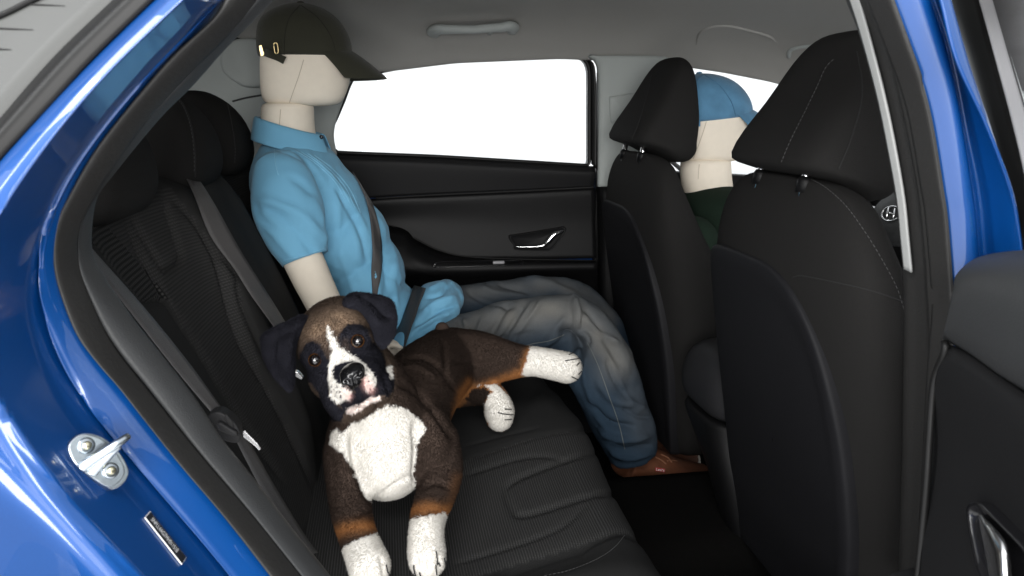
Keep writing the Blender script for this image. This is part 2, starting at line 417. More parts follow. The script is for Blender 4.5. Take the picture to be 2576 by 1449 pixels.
# ------------------------------------------------------------ painted body at the rear of the door opening
A_ = [(573,-20),(533,50),(433,140),(333,257),(240,377),(180,483),(145,560),(137,640),(150,720),(190,830),(240,900),(298,966),(363,1050),(450,1160),(560,1290),(683,1449),(730,1510),(800,1600)]
B_ = [(548,-20),(505,45),(400,140),(298,258),(200,380),(132,490),(98,580),(88,680),(100,770),(130,860),(172,955),(215,1020),(280,1095),(337,1159),(417,1253),(493,1339),(567,1426),(630,1510),(705,1600)]
D_ = [(482,-20),(367,90),(300,150),(153,317),(33,483),(-60,640),(-90,800),(-60,930),(0,1013),(67,1116),(150,1229),(233,1316),(333,1426),(410,1510),(490,1600)]
E_ = [(405,-20),(233,147),(123,267),(0,400),(-140,580),(-220,800),(-170,1000),(-70,1130),(13,1233),(100,1316),(213,1446),(280,1520),(350,1600)]
n_ = 90
tE = np.linspace(0, 1, len(E_)); cA, cB, cD, cE = curve(A_, 0.748, n_), curve(B_, 0.728, n_), curve(D_, 0.628, n_), curve(E_, list(np.interp(tE, [0, 0.3, 0.5, 0.68, 1], [0.662, 0.655, 0.635, 0.614, 0.606])), n_)
cA, cB, cD, cE = [smooth_path(q, 40) for q in (cA, cB, cD, cE)]
cC = 0.55*cB+0.45*cD; cC[:, 1] += 0.050
cA0 = cA+(cA-cB)*0.35; cA0[:, 1] += 0.03
cBa = cB*0.8+cA*0.2; cBa[:, 1] -= 0.012
cBb = cB*0.85+cC*0.15; cBb[:, 1] -= 0.006
cB1 = cB*0.86+cA*0.14; cB1[:, 1] -= 0.003; cB2 = cB*0.86+cC*0.14; cB2[:, 1] -= 0.003
cD1 = cD*0.9+cC*0.1; cD1[:, 1] -= 0.003; cD2 = cD*0.92+cE*0.08; cD2[:, 1] -= 0.002
cDa = cD*0.88+cC*0.12; cDa[:, 1] -= 0.004
cDb = cD*0.70+cE*0.30; cDb[:, 1] -= 0.006
wF = np.clip((np.linspace(0, 1, n_)-0.40)/0.15, 0, 1)[:, None]
cF = cE+(cE-cD)*1.3*wF; cF[:, 1] += -0.012*wF[:, 0]+0.05*(1-wF[:, 0])
cG = cF+(cE-cD)*2.0*wF; cG[:, 1] += -0.022*wF[:, 0]+0.08*(1-wF[:, 0])
quarter = loft('quarter_panel', [cA0, cA, cB1, cB, cB2, cC, cD1, cD, cD2, cDb, cE, cF, cG], 'blue_paint', car, n=150, sub=6, solid=0.003)
tag(quarter, 'glossy blue painted door frame at the rear of the opening')
# rear window at top left with its black gasket
k1 = curve([(420,-40),(383,0),(233,147),(123,267),(0,400),(-100,520)], 0.648, 50)
k2 = curve([(325,-40),(283,0),(160,117),(83,200),(0,297),(-100,410)], 0.675, 50)
km = (k1+k2)/2; km[:, 1] -= 0.012
loft('window_gasket', [k1, km, k2], 'black_rubber', car, n=60, sub=6, solid=0.006)
g1 = curve([(325,-40),(283,0),(160,117),(83,200),(0,297),(-100,410)], 0.685, 50)
g2 = curve([(150,-260),(60,-160),(-60,-60),(-160,20),(-240,100),(-330,200)], 0.84, 50)
rg = loft('rear_window', [g1, (g1+g2)/2+np.array([-0.006, -0.01, 0.01]), g2], 'rear_glass_reflection', car, n=40, sub=5, solid=0.004)
P, _ = drape([rg], [(-30,58),(30,32),(70,12),(120,-12)], 40, 0.002)
if len(P) > 3: tube('window_trim', P, 0.0025, 'black_rubber', rg, k=8)
for tr in ([(55,12),(90,13),(165,16)], [(-20,72),(30,74),(85,76)], [(-20,124),(5,125),(30,126)]):
    P, _ = drape([rg], tr, 20, 0.0008)
    if len(P) > 3: tube('heater_line', P, [0.0008, 0.0006, 0.0002], 'black_rubber', rg, k=6)

# weatherstrip round the rear half of the opening
S0 = [(665,-25),(633,20),(567,97),(467,197),(367,307),(290,413),(240,490),(205,560),(197,620),(203,680),(222,735),(265,830),(310,900),(363,966),(430,1050),(520,1160),(640,1300),(760,1449),(810,1510),(885,1600)]
S1 = [(712,-25),(640,50),(567,123),(483,217),(400,300),(283,443),(243,500),(230,580),(233,640),(262,700),(330,800),(400,890),(493,1010),(560,1110),(640,1210),(740,1340),(827,1449),(870,1510),(945,1600)]
a_, b_ = curve(A_, 0.745, n_), curve(S0, 0.775, n_)
mid = (a_+b_)/2; mid[:, 1] -= 0.016
q1 = a_*0.82+b_*0.18; q1[:, 1] -= 0.012; q2 = a_*0.18+b_*0.82; q2[:, 1] -= 0.010
back = a_.copy(); back[:, 1] += 0.02
loft('weatherstrip', [back, a_, q1, mid, q2, b_], 'seal_rubber', car, n=120, sub=4, solid=0.002)
c_ = curve(S1, 0.80, n_)
b2 = b_*0.86+a_*0.14+np.array([0, 0.006, 0]); t1 = b2*0.8+c_*0.2; t1[:, 1] -= 0.008; t2 = b2*0.35+c_*0.65; t2[:, 1] -= 0.010
c3 = c_+np.array([-0.004, 0.012, 0.0])
loft('jamb_trim', [b2, t1, t2, c_, c3], 'grey_trim', car, n=120, sub=4, solid=0.002)

# ------------------------------------------------------------ floor, headliner, far side
make('carpet_floor', [(-0.3, 0.7, 0.07), (1.5, 0.7, 0.07), (1.5, 2.25, 0.07), (-0.3, 2.25, 0.07)], [(0, 1, 2, 3)], 'carpet', car, solid=0.01)
V = []; xs = np.linspace(0.40, 0.78, 16); ys = np.linspace(0.90, 1.24, 14)
for x in xs:
    for y in ys: V.append((x, y, 0.09+0.006*math.sin(9*x+5*y)))
G = np.array(V).reshape(16, 14, 3)
floor_mat = make('floor_mat', V, grid_faces(16, 14), 'carpet', car, solid=0.012); 
V = [(x, y+0.78, z) for x, y, z in V]; make('floor_mat', V, grid_faces(16, 14), 'carpet', car, solid=0.012)
# tunnel hump between the footwells
hump = [np.array([(x, 1.47+yy, zz) for x in np.linspace(0.38, 1.4, 12)]) for yy, zz in ((-0.22, 0.07), (-0.18, 0.20), (-0.11, 0.228), (0.0, 0.232), (0.08, 0.232), (0.12, 0.215), (0.16, 0.07))]
loft('tunnel', hump, 'carpet', car, n=20, sub=3, solid=0.004)
# sill beside the front seat
sill = [np.array([(x, yy, zz) for x in np.linspace(0.1, 1.3, 20)]) for yy, zz in ((0.70, 0.20), (0.72, 0.36), (0.75, 0.40), (0.80, 0.39), (0.84, 0.20))]
loft('door_sill', sill, 'dark_plastic', car, n=30, sub=4, solid=0.004)

def rail(x):  # height of the far roof rail
    return np.interp(x, [-0.9, -0.6, -0.42, -0.25, -0.1, 0.0, 0.2, 0.5, 0.8, 1.0, 1.15, 1.4], [1.12, 1.23, 1.255, 1.22, 1.178, 1.186, 1.210, 1.224, 1.215, 1.19, 1.165, 1.10])
def crown(x): return np.interp(x, [-0.9, -0.6, -0.4, -0.2, 0.1, 0.8, 1.1, 1.4], [1.16, 1.27, 1.31, 1.333, 1.340, 1.335, 1.29, 1.20])
xs = np.linspace(-0.85, 1.35, 70); curves = []
for (y, t) in ((2.200, -0.05), (2.190, 0.05), (2.165, 0.25), (2.10, 0.60), (2.0, 0.86), (1.85, 0.97), (1.47, 1.0), (1.1, 0.96), (0.95, 0.88), (0.86, 0.76), (0.80, 0.62)):
    curves.append(np.array([(x, y, rail(x)+(crown(x)-rail(x))*t) for x in xs]))
A = np.array(curves)
A = np.stack([catmull(A[:, j], 64) for j in range(A.shape[1])], 1)
Vv = A.reshape(-1, 3)
u, v, d = proj(Vv)
# sun-visor pocket pressed into the lining above the front window
cu = np.array([(1755,100),(1772,75),(1800,64),(1850,68),(1905,82),(1948,98)], float)
dd, al = pdist(u, v, cu)
headliner = make('headliner', Vv, grid_faces(A.shape[0], A.shape[1]), 'headliner', car, uvs=arc_uv(A), solid=0.01, face_cam=True)
md = headliner.modifiers.new('subdivision', 'SUBSURF'); md.levels = 1; md.render_levels = 1
# raised moulding round that pocket, and its hollow
P, Nn = drape([headliner], [(1752,112),(1762,84),(1790,68),(1835,66),(1890,78),(1935,92),(1952,108)], 60, -0.002)
tube('handle_recess', P, [0.003]+[0.007]*8+[0.003], 'headliner', headliner, k=10)
P, Nn = drape([headliner], [(1985,142),(1988,126),(2010,118),(2060,112),(2120,105)], 40, 0.001)
if len(P) > 4: tube('visor_edge', P, 0.006, 'pillar_grey', headliner, k=10)

# rear side trim beyond the seat (far C-pillar), light grey
YF = 2.19
cp = [curve([(430,-10),(560,20),(700,60),(800,110),(893,186)], [2.12,2.14,2.16,2.17,2.19], 40),
      curve([(390,120),(500,140),(640,170),(760,200),(868,240)], 2.185, 40),
      curve([(370,260),(480,270),(620,290),(740,300),(840,330)], 2.195, 40),
      curve([(370,420),(480,420),(620,420),(740,420),(850,400)], 2.195, 40)]
cpil = loft('pillar_trim', cp, 'pillar_grey', car, n=50, sub=5, solid=0.01); tag(cpil, 'light grey trim of the far rear roof pillar')
bp_ = [(556,170),(552,140),(566,110),(600,96),(650,96),(690,110),(690,200),(660,218),(615,219),(590,206),(566,188)]
q = np.array([onY(a, b, 2.15) for a, b in catmull(bp_, 60, True)]); cc = q.mean(0)
lay = [np.array(q)+np.array([0, 0.05, 0]), q, cc+(q-cc)*0.93+np.array([0, -0.006, 0]), cc+(q-cc)*0.6+np.array([0, -0.009, 0]), np.tile(cc+np.array([0, -0.010, 0]), (60, 1))]
G = np.array(lay); make('pillar_pad', G.reshape(-1, 3), grid_faces(5, 60, True), 'pillar_grey', cpil, sub=1, face_cam=True)
P, _ = drape([cpil], [(585,255),(620,246),(665,238)], 20, 0.001); tube('pillar_joint', P, 0.0025, 'grey_trim', cpil, k=8)
P, _ = drape([cpil], [(585,112),(594,100),(598,92)], 12, 0.004); tube('belt_guide', P, [0.006, 0.016, 0.008], 'black_plastic', cpil, k=10)
# parcel shelf and rear bulkhead close the cabin behind the seat
make('parcel_shelf', [(-0.9, 0.80, 0.93), (-0.36, 0.80, 0.95), (-0.36, 2.18, 0.95), (-0.9, 2.18, 0.93)], [(0, 1, 2, 3)], 'dark_plastic', car, solid=0.01)

# ------------------------------------------------------------ far rear door (closed)
def dpt(px, y, n=40): return curve(px, y, n)
win = [(836,332),(850,300),(868,258),(893,200),(930,191),(1000,177),(1100,161),(1200,154),(1300,150),(1400,148),(1450,149),(1468,154),(1477,172),(1479,200),(1479,300),(1479,395),(1478,408),(1477,411),(1465,411),(1300,401),(1100,389),(950,383),(858,379),(847,377),(842,368)]
wq = np.array([onY(a, b, 2.212) for a, b in win])
fdoor = loft('far_door', [dpt([(690,380),(900,388),(1100,396),(1300,407),(1497,418)], 2.205),
                          dpt([(690,388),(900,396),(1100,405),(1300,417),(1497,428)], 2.185),
                          dpt([(690,410),(900,414),(1100,420),(1300,430),(1497,440)], 2.178),
                          dpt([(690,520),(945,497),(1100,488),(1300,479),(1494,469)], 2.190)], 'dark_plastic', car, n=60, sub=6, solid=0.006)
tag(fdoor, 'closed far rear door with black trim panel and chrome handle')
main = loft('door_panel', [dpt([(690,523),(945,500),(1100,491),(1300,482),(1495,472)], 2.192),
                    dpt([(690,540),(950,512),(1100,504),(1300,494),(1496,486)], 2.188),
                    dpt([(690,590),(960,555),(1150,560),(1300,565),(1498,560)], 2.196),
                    dpt([(690,650),(1000,600),(1100,645),(1300,652),(1500,650)], 2.186)], 'black_plastic', fdoor, n=70, sub=6, solid=0.006)
lower = loft('door_pocket', [dpt([(690,540),(985,568),(1040,598),(1100,628),(1170,645),(1300,652),(1500,655)], 2.180),
                     dpt([(690,580),(990,605),(1040,628),(1100,648),(1170,656),(1300,659),(1500,661)], 2.135),
                     dpt([(690,700),(1000,680),(1100,676),(1200,672),(1350,668),(1503,664)], 2.105),
                     dpt([(690,715),(1000,694),(1100,690),(1200,686),(1350,681),(1503,677)], 2.105),
                     dpt([(690,790),(1000,740),(1100,735),(1200,732),(1350,730),(1503,728)], 2.17),
                     dpt([(690,1000),(1000,1000),(1100,1000),(1200,1000),(1350,1000),(1503,1000)], 2.19), dpt([(690,1400),(1000,1400),(1100,1400),(1200,1400),(1350,1400),(1540,1400)], 2.20)], 'black_plastic', fdoor, n=70, sub=5, solid=0.006)
tube('trim_seam', dpt([(985,568),(1040,598),(1100,628),(1170,645),(1300,652),(1497,656)], 2.178), 0.0022, 'seam_dark', fdoor, k=6)
tube('belt_seam', dpt([(945,499),(1100,490),(1300,481),(1494,471)], 2.188), 0.0022, 'seam_dark', fdoor, k=6)
# switch tray in the armrest
ct = catmull([(1085,668),(1092,662),(1130,658),(1300,656),(1318,659),(1317,664),(1290,668),(1110,673),(1090,673)], 50, True)
T0, _ = drape([lower], np.vstack([ct, ct[:1]]), 51, 0.0005); T0 = T0[:50]
cc = T0.mean(0); G = np.array([T0, cc+(T0-cc)*0.97+np.array([0, -0.004, 0.002]), cc+(T0-cc)*0.92+np.array([0, 0.004, -0.002]), np.tile(cc+np.array([0, 0.006, -0.003]), (50, 1))])
tray = make('switch_tray', G.reshape(-1, 3), grid_faces(4, 50, True), 'gloss_black', fdoor, face_cam=True)
P, _ = drape([lower], [(1240,664),(1268,663)], 8, 0.004); tube('window_switch', P, 0.005, 'silver_grey', tray, k=8)
# inner handle: recess bezel, cup and chrome lever
hb = catmull([(1281,600),(1283,592),(1300,590),(1400,574),(1418,571),(1424,578),(1410,602),(1388,628),(1370,631),(1300,629),(1293,618)], 60, True)
q = np.array([onY(a, b, 2.183) for a, b in hb]); cc = q.mean(0)
lay = [q+np.array([0, 0.012, 0]), q, cc+(q-cc)*0.96+np.array([0, -0.003, 0]), cc+(q-cc)*0.92+np.array([0, 0.0, 0]), cc+(q-cc)*0.84+np.array([0, 0.006, 0]), np.tile(cc+np.array([0, 0.007, 0]), (60, 1))]
bez = make('handle_bezel', np.array(lay).reshape(-1, 3), grid_faces(6, 60, True), 'dark_plastic', fdoor, face_cam=True)
lv = [(1297,620),(1330,620),(1362,618),(1378,608),(1392,592),(1408,584),(1420,580)]
P = curve(lv, [2.176,2.172,2.168,2.164,2.162,2.162,2.166], 40)
tube('door_handle', P, [(0.002,0.006),(0.003,0.008),(0.0035,0.009),(0.006,0.009),(0.0095,0.009),(0.008,0.008),(0.002,0.005)], 'chrome', fdoor, k=14, ref=(0, 1, 0))
# window frame of that door and its pane
fr = np.array([onY(a, b, 2.205) for a, b in catmull(win, 160, True)]); cc = fr.mean(0)
def grow(q, k, dy):   # move a loop outwards in its own plane
    T = np.roll(q, -1, 0)-np.roll(q, 1, 0); nrm = np.column_stack([-T[:, 2], np.zeros(len(q)), T[:, 0]]); nrm /= np.linalg.norm(nrm, axis=1)[:, None]
    if ((q-cc)*nrm).sum() < 0: nrm = -nrm
    return q+nrm*k+np.array([0, dy, 0])
wf = np.array([grow(fr, 0.002, 0.03), grow(fr, 0.0, 0.0), grow(fr, 0.004, -0.007), grow(fr, 0.009, -0.004), grow(fr, 0.012, 0.012)])
make('window_seal', wf.reshape(-1, 3), grid_faces(5, 160, True), 'black_rubber', fdoor, solid=0.001)
pane = make('window_pane', np.vstack([grow(fr, 0.003, 0.02), (fr.mean(0)+np.array([0, 0.02, 0]))[None]]), [(i, (i+1) % 160, 160) for i in range(160)], 'window_glass', fdoor, smooth=False)
# dark sash on the front edge of that window, then the grey B-pillar trim
loft('window_sash', [dpt([(1470,148),(1482,165),(1486,220),(1487,300),(1487,412)], 2.206), dpt([(1476,148),(1494,165),(1499,220),(1500,300),(1500,425)], 2.196)], 'black_rubber', fdoor, n=30, sub=3, solid=0.004)
bpil = [dpt([(1478,143),(1496,158),(1502,190),(1503,300),(1502,470)], 2.19), dpt([(1490,141),(1508,158),(1513,190),(1513,300),(1510,470)], 2.168),
        dpt([(1530,140),(1545,170),(1550,220),(1552,300),(1552,470)], 2.165), dpt([(1640,140),(1638,170),(1625,220),(1605,300),(1580,470)], 2.17),
        dpt([(1702,144),(1700,170),(1688,220),(1662,300),(1625,470)], 2.19)]
bfar = loft('far_pillar_trim', bpil, 'pillar_grey', car, n=40, sub=5, solid=0.006); tag(bfar, 'light grey trim of the far middle pillar')
low = [dpt([(1500,470),(1503,560),(1505,700),(1505,1000)], 2.18), dpt([(1530,470),(1533,560),(1535,700),(1535,1000)], 2.15), dpt([(1760,470),(1760,560),(1760,700),(1760,1000)], 2.17)]
loft('far_pillar_lower', low, 'black_plastic', car, n=20, sub=4, solid=0.006)
# belt height adjuster on that pillar
q = np.array([onY(a, b, 2.160) for a, b in catmull([(1533,250),(1536,243),(1560,240),(1600,240),(1600,310),(1545,310),(1536,300)], 40, True)]); cc2 = q.mean(0)
make('belt_adjuster', np.array([q+np.array([0, .01, 0]), q, cc2+(q-cc2)*0.9+np.array([0, -0.004, 0]), np.tile(cc2+np.array([0, -0.004, 0]), (40, 1))]).reshape(-1, 3), grid_faces(4, 40, True), 'pillar_grey', bfar, face_cam=True)
# front far door: belt line and pane, mirror-side sill; seen between the headrests
fd = loft('far_front_door', [dpt([(1600,425),(1900,440),(2100,452),(2300,464)], 2.20), dpt([(1600,436),(1900,452),(2100,462),(2300,474)], 2.17), dpt([(1600,1000),(1900,1000),(2100,1000),(2300,1000)], 2.19)], 'dark_plastic', car, n=20, sub=4, solid=0.006)
fw = np.array([onY(a, b, 2.21) for a, b in [(1690,150),(1800,160),(1960,192),(2100,260),(2250,360),(2300,464),(1620,427),(1660,300)]])
make('front_window_pane', fw, [tuple(range(8))], 'window_glass', fd, smooth=False)
# grab handle on the far roof edge
hp = [(1094,80),(1089,70),(1097,58),(1120,50),(1190,46),(1258,44),(1281,47),(1290,57),(1288,72)]
P, Nn = drape([headliner], hp, 60, 0.0); lift = np.interp(np.linspace(0, 1, len(P)), [0, 0.10, 0.2, 0.5, 0.8, 0.9, 1], [0.004, 0.018, 0.026, 0.030, 0.026, 0.018, 0.004])
gh = tube('grab_handle', P+Nn*lift[:, None], [(0.017,0.013),(0.018,0.013),(0.015,0.011),(0.012,0.011),(0.0105,0.011),(0.012,0.011),(0.0145,0.011),(0.0165,0.013),(0.016,0.013)], 'pillar_grey', headliner, k=14, ref=tuple(Nn[30]))
P, Nn = drape([headliner], [(1232,62),(1232,74)], 6, 0.010); tube('coat_hook', P, [0.008, 0.007], 'pillar_grey', headliner, k=12)

# ------------------------------------------------------------ rear bench
def back_x(z): return -0.16-(z-0.43)*0.37
ZS = np.linspace(0.36, 0.985, 150); YS = np.linspace(0.86, 2.14, 270)
Yg, Zg = np.meshgrid(YS, ZS)
Xg = back_x(Zg)
def bell(t, w): return np.exp(-(t/w)**2)
for yc, amp in ((1.12, 1), (1.85, 1)):      # each outer place is scooped between its bolsters
    Xg += amp*(0.030*bell(Yg-(yc-0.24), 0.055)+0.026*bell(Yg-(yc+0.22), 0.05)-0.012*bell(Yg-yc, 0.16))*np.clip((Zg-0.40)/0.12, 0, 1)*np.clip((1.02-Zg)/0.12, 0.3, 1)
Xg += 0.03*bell(Yg-1.48, 0.11)*np.clip((Zg-0.3)/0.3, 0, 1)
Xg -= np.clip((0.95-YS)/0.09, 0, 1)[None, :]**2*0.05
Xg -= 0.10*np.clip((Zg-0.93)/0.06, 0, 1)**2
Xg += 0.02*np.sin(np.clip((Zg-0.42)/0.5, 0, 1)*math.pi)*0.6
G = np.stack([Xg, Yg, Zg], -1)
bench = make('rear_seat', G.reshape(-1, 3), grid_faces(150, 270), 'fabric_rib_back', car, uvs=np.stack([Yg, Zg*1.07], -1).reshape(-1, 2), face_cam=True)
tag(bench, 'black cloth rear bench with ribbed seat inserts')
g1_ = [(296,490),(333,583),(357,643),(400,713),(430,770),(520,910),(560,980),(640,1100),(720,1220)]
g2_ = [(318,500),(350,570),(383,626),(407,666),(420,675),(447,666),(457,643),(443,593),(423,533),(408,480)]
g3_ = [(423,490),(493,556),(540,636),(560,696),(587,800),(617,876),(667,960),(720,1060),(760,1150),(790,1230)]
g4_ = [(353,761),(390,756),(427,756)]
g5_ = [(520,600),(598,690),(600,720),(620,790),(700,960)]
folds(bench, [(g1_, 8, -0.011), (g2_, 7, -0.011), (g3_, 9, -0.012), (g4_, 6, -0.007), (g5_, 7, -0.006)], facing=False)
V, Nn = getv(bench); u, v, d = proj(V); rib = np.zeros(len(V))
ribp = [(225,480),(430,470),(493,556),(600,690),(610,780),(667,960),(760,1160),(800,1260),(760,1330),(700,1230),(640,1120),(560,990),(430,775),(400,713),(357,643)]
rib[inpoly(u, v, ribp) & (V[:, 1] < 1.45)] = 1.0
rib[inpoly(u, v, [(225,480),(300,490),(357,643),(425,752),(353,761),(225,600)]) & (V[:, 1] < 1.3)] = 1.0
rib[(V[:, 1] > 1.68) & (V[:, 1] < 2.02)] = 1.0
at = bench.data.attributes.new('rib', 'FLOAT', 'POINT'); at.data.foreach_set('value', rib)
# open-weave patch on the outer bolster
mp = [(226,540),(262,560),(330,640),(380,700),(424,751),(390,752),(355,757),(300,690),(226,604)]
bench.data.materials.append(MATS['fabric_mesh'])
cen = np.zeros(len(bench.data.polygons)*3); bench.data.polygons.foreach_get('center', cen); cen = cen.reshape(-1, 3); pu, pv, _ = proj(cen)
mi = (inpoly(pu, pv, mp) & (cen[:, 1] < 1.2)).astype(int); bench.data.polygons.foreach_set('material_index', mi)

# cushion
def cush(s, y):
    """s = distance along the cushion from its back edge."""
    x = np.minimum(s, 0.50)-0.19; z = 0.405+0.028*np.clip(s/0.45, 0, 1)
    t = np.clip((s-0.50)/0.10, 0, 1.0)*(math.pi*0.5); r = 0.085
    x = x+r*np.sin(t); z = z-r*(1-np.cos(t)); down = np.clip(s-0.60, 0, None); z = z-down; x = x-down*0.18
    return x, z
SS = np.concatenate([np.linspace(0, 0.48, 110), np.linspace(0.485, 0.62, 46), np.linspace(0.63, 0.76, 8)]); YC = np.linspace(0.85, 2.13, 280)
Yg, Sg = np.meshgrid(YC, SS); Xc, Zc = cush(Sg, Yg)
Zc += 0.012*bell(Yg-1.48, 0.13)*np.clip(Sg/0.2, 0, 1) - 0.012*bell(Yg-1.12, 0.17)*bell(Sg-0.27, 0.16) + 0.018*bell(Yg-0.90, 0.06)*np.clip((Sg-0.05)/0.2, 0, 1)
Xc += -0.02*np.clip((1.02-Yg)/0.16, 0, 1)**2*np.clip((Sg-0.3)/0.3, 0, 1)
Zc -= 0.05*np.clip((0.885-Yg)/0.035, 0, 1)**2
Xc += 0.018*bell(Yg-1.48, 0.2)*np.clip((Sg-0.3)/0.2, 0, 1)
G = np.stack([Xc, Yg, Zc], -1)
cushion = make('cushion', G.reshape(-1, 3), grid_faces(len(SS), 280), 'fabric_rib_cushion', bench, uvs=np.stack([Yg*0+Sg, Yg], -1).reshape(-1, 2), face_cam=True)
c1 = [(1536,1156),(1509,1143),(1476,1143),(1426,1156),(1326,1193),(1279,1219),(1272,1243),(1289,1283),(1306,1296),(1359,1286),(1476,1249),(1519,1243),(1560,1252),(1600,1275)]
c2 = [(1159,1199),(1259,1166),(1326,1149),(1379,1148),(1426,1158)]
c3_ = [(1126,1423),(1259,1383),(1359,1349),(1426,1316),(1486,1256)]
c4 = [(1150,1465),(1206,1449),(1326,1413),(1459,1373),(1542,1343),(1576,1343),(1609,1363),(1642,1389)]
c5 = [(1152,1166),(1326,1106),(1426,1086),(1476,1086),(1500,1100),(1540,1150)]
folds(cushion, [(c1, 7, -0.006), (c2, 6, -0.004), (c3_, 6, -0.004), (c4, 8, -0.006), (c5, 6, -0.003), ([(1240,1449),(1400,1412),(1500,1375)], 26, -0.010), ([(1152,1128),(1260,1098),(1369,1073)], 4, -0.002),
                ([(1330,1020),(1400,1000),(1450,1020),(1480,1070)], 22, 0.007)], facing=False)
V, Nn = getv(cushion); u, v, d = proj(V)
rp = [(1152,1166),(1326,1106),(1426,1086),(1476,1086),(1500,1100),(1540,1150),(1600,1240),(1660,1400),(1642,1389),(1609,1363),(1576,1343),(1542,1343),(1459,1373),(1326,1413),(1206,1449),(1100,1480),(800,1560),(600,1500),(700,1200),(900,1100)]
rib = inpoly(u, v, rp).astype(float); at = cushion.data.attributes.new('rib', 'FLOAT', 'POINT'); at.data.foreach_set('value', rib)
stitches('stitching', [cushion], [(1370,1449),(1430,1436),(1500,1408),(1545,1378),(1572,1346)], 'thread_grey', bench, gap=0.006, ln=0.004)
# headrests of the bench
def rear_headrest(yc, dx=0.0, name='headrest'):
    w = 0.112; sp = []
    for z, x0, x1, k in ((0.935, -0.345, -0.285, 0.78), (0.945, -0.375, -0.268, 0.93), (0.965, -0.39, -0.256, 1.0), (0.99, -0.40, -0.252, 1.02), (1.03, -0.405, -0.258, 1.0), (1.065, -0.408, -0.275, 0.95), (1.095, -0.405, -0.302, 0.84), (1.112, -0.395, -0.330, 0.68), (1.12, -0.38, -0.350, 0.48)):
        sp.append((z, x0+dx, x1+dx, yc-w*k, yc+w*k, 3.4))
    return rings(name, sp, 'fabric_black', bench, k=56)
rh = [rear_headrest(1.05, -0.055), rear_headrest(1.47, -0.052), rear_headrest(1.83, -0.052)]
stitches('stitching', [rh[1]], [(443,246),(462,272),(478,318),(487,380),(488,440)], 'thread_grey', bench)
stitches('stitching', [rh[2]], [(560,226),(572,262),(584,320),(591,370),(590,410)], 'thread_grey', bench)
seam('headrest_seam', [rh[1]], [(443,243),(464,268),(481,316),(490,380),(491,445)], 'seam_dark', bench)

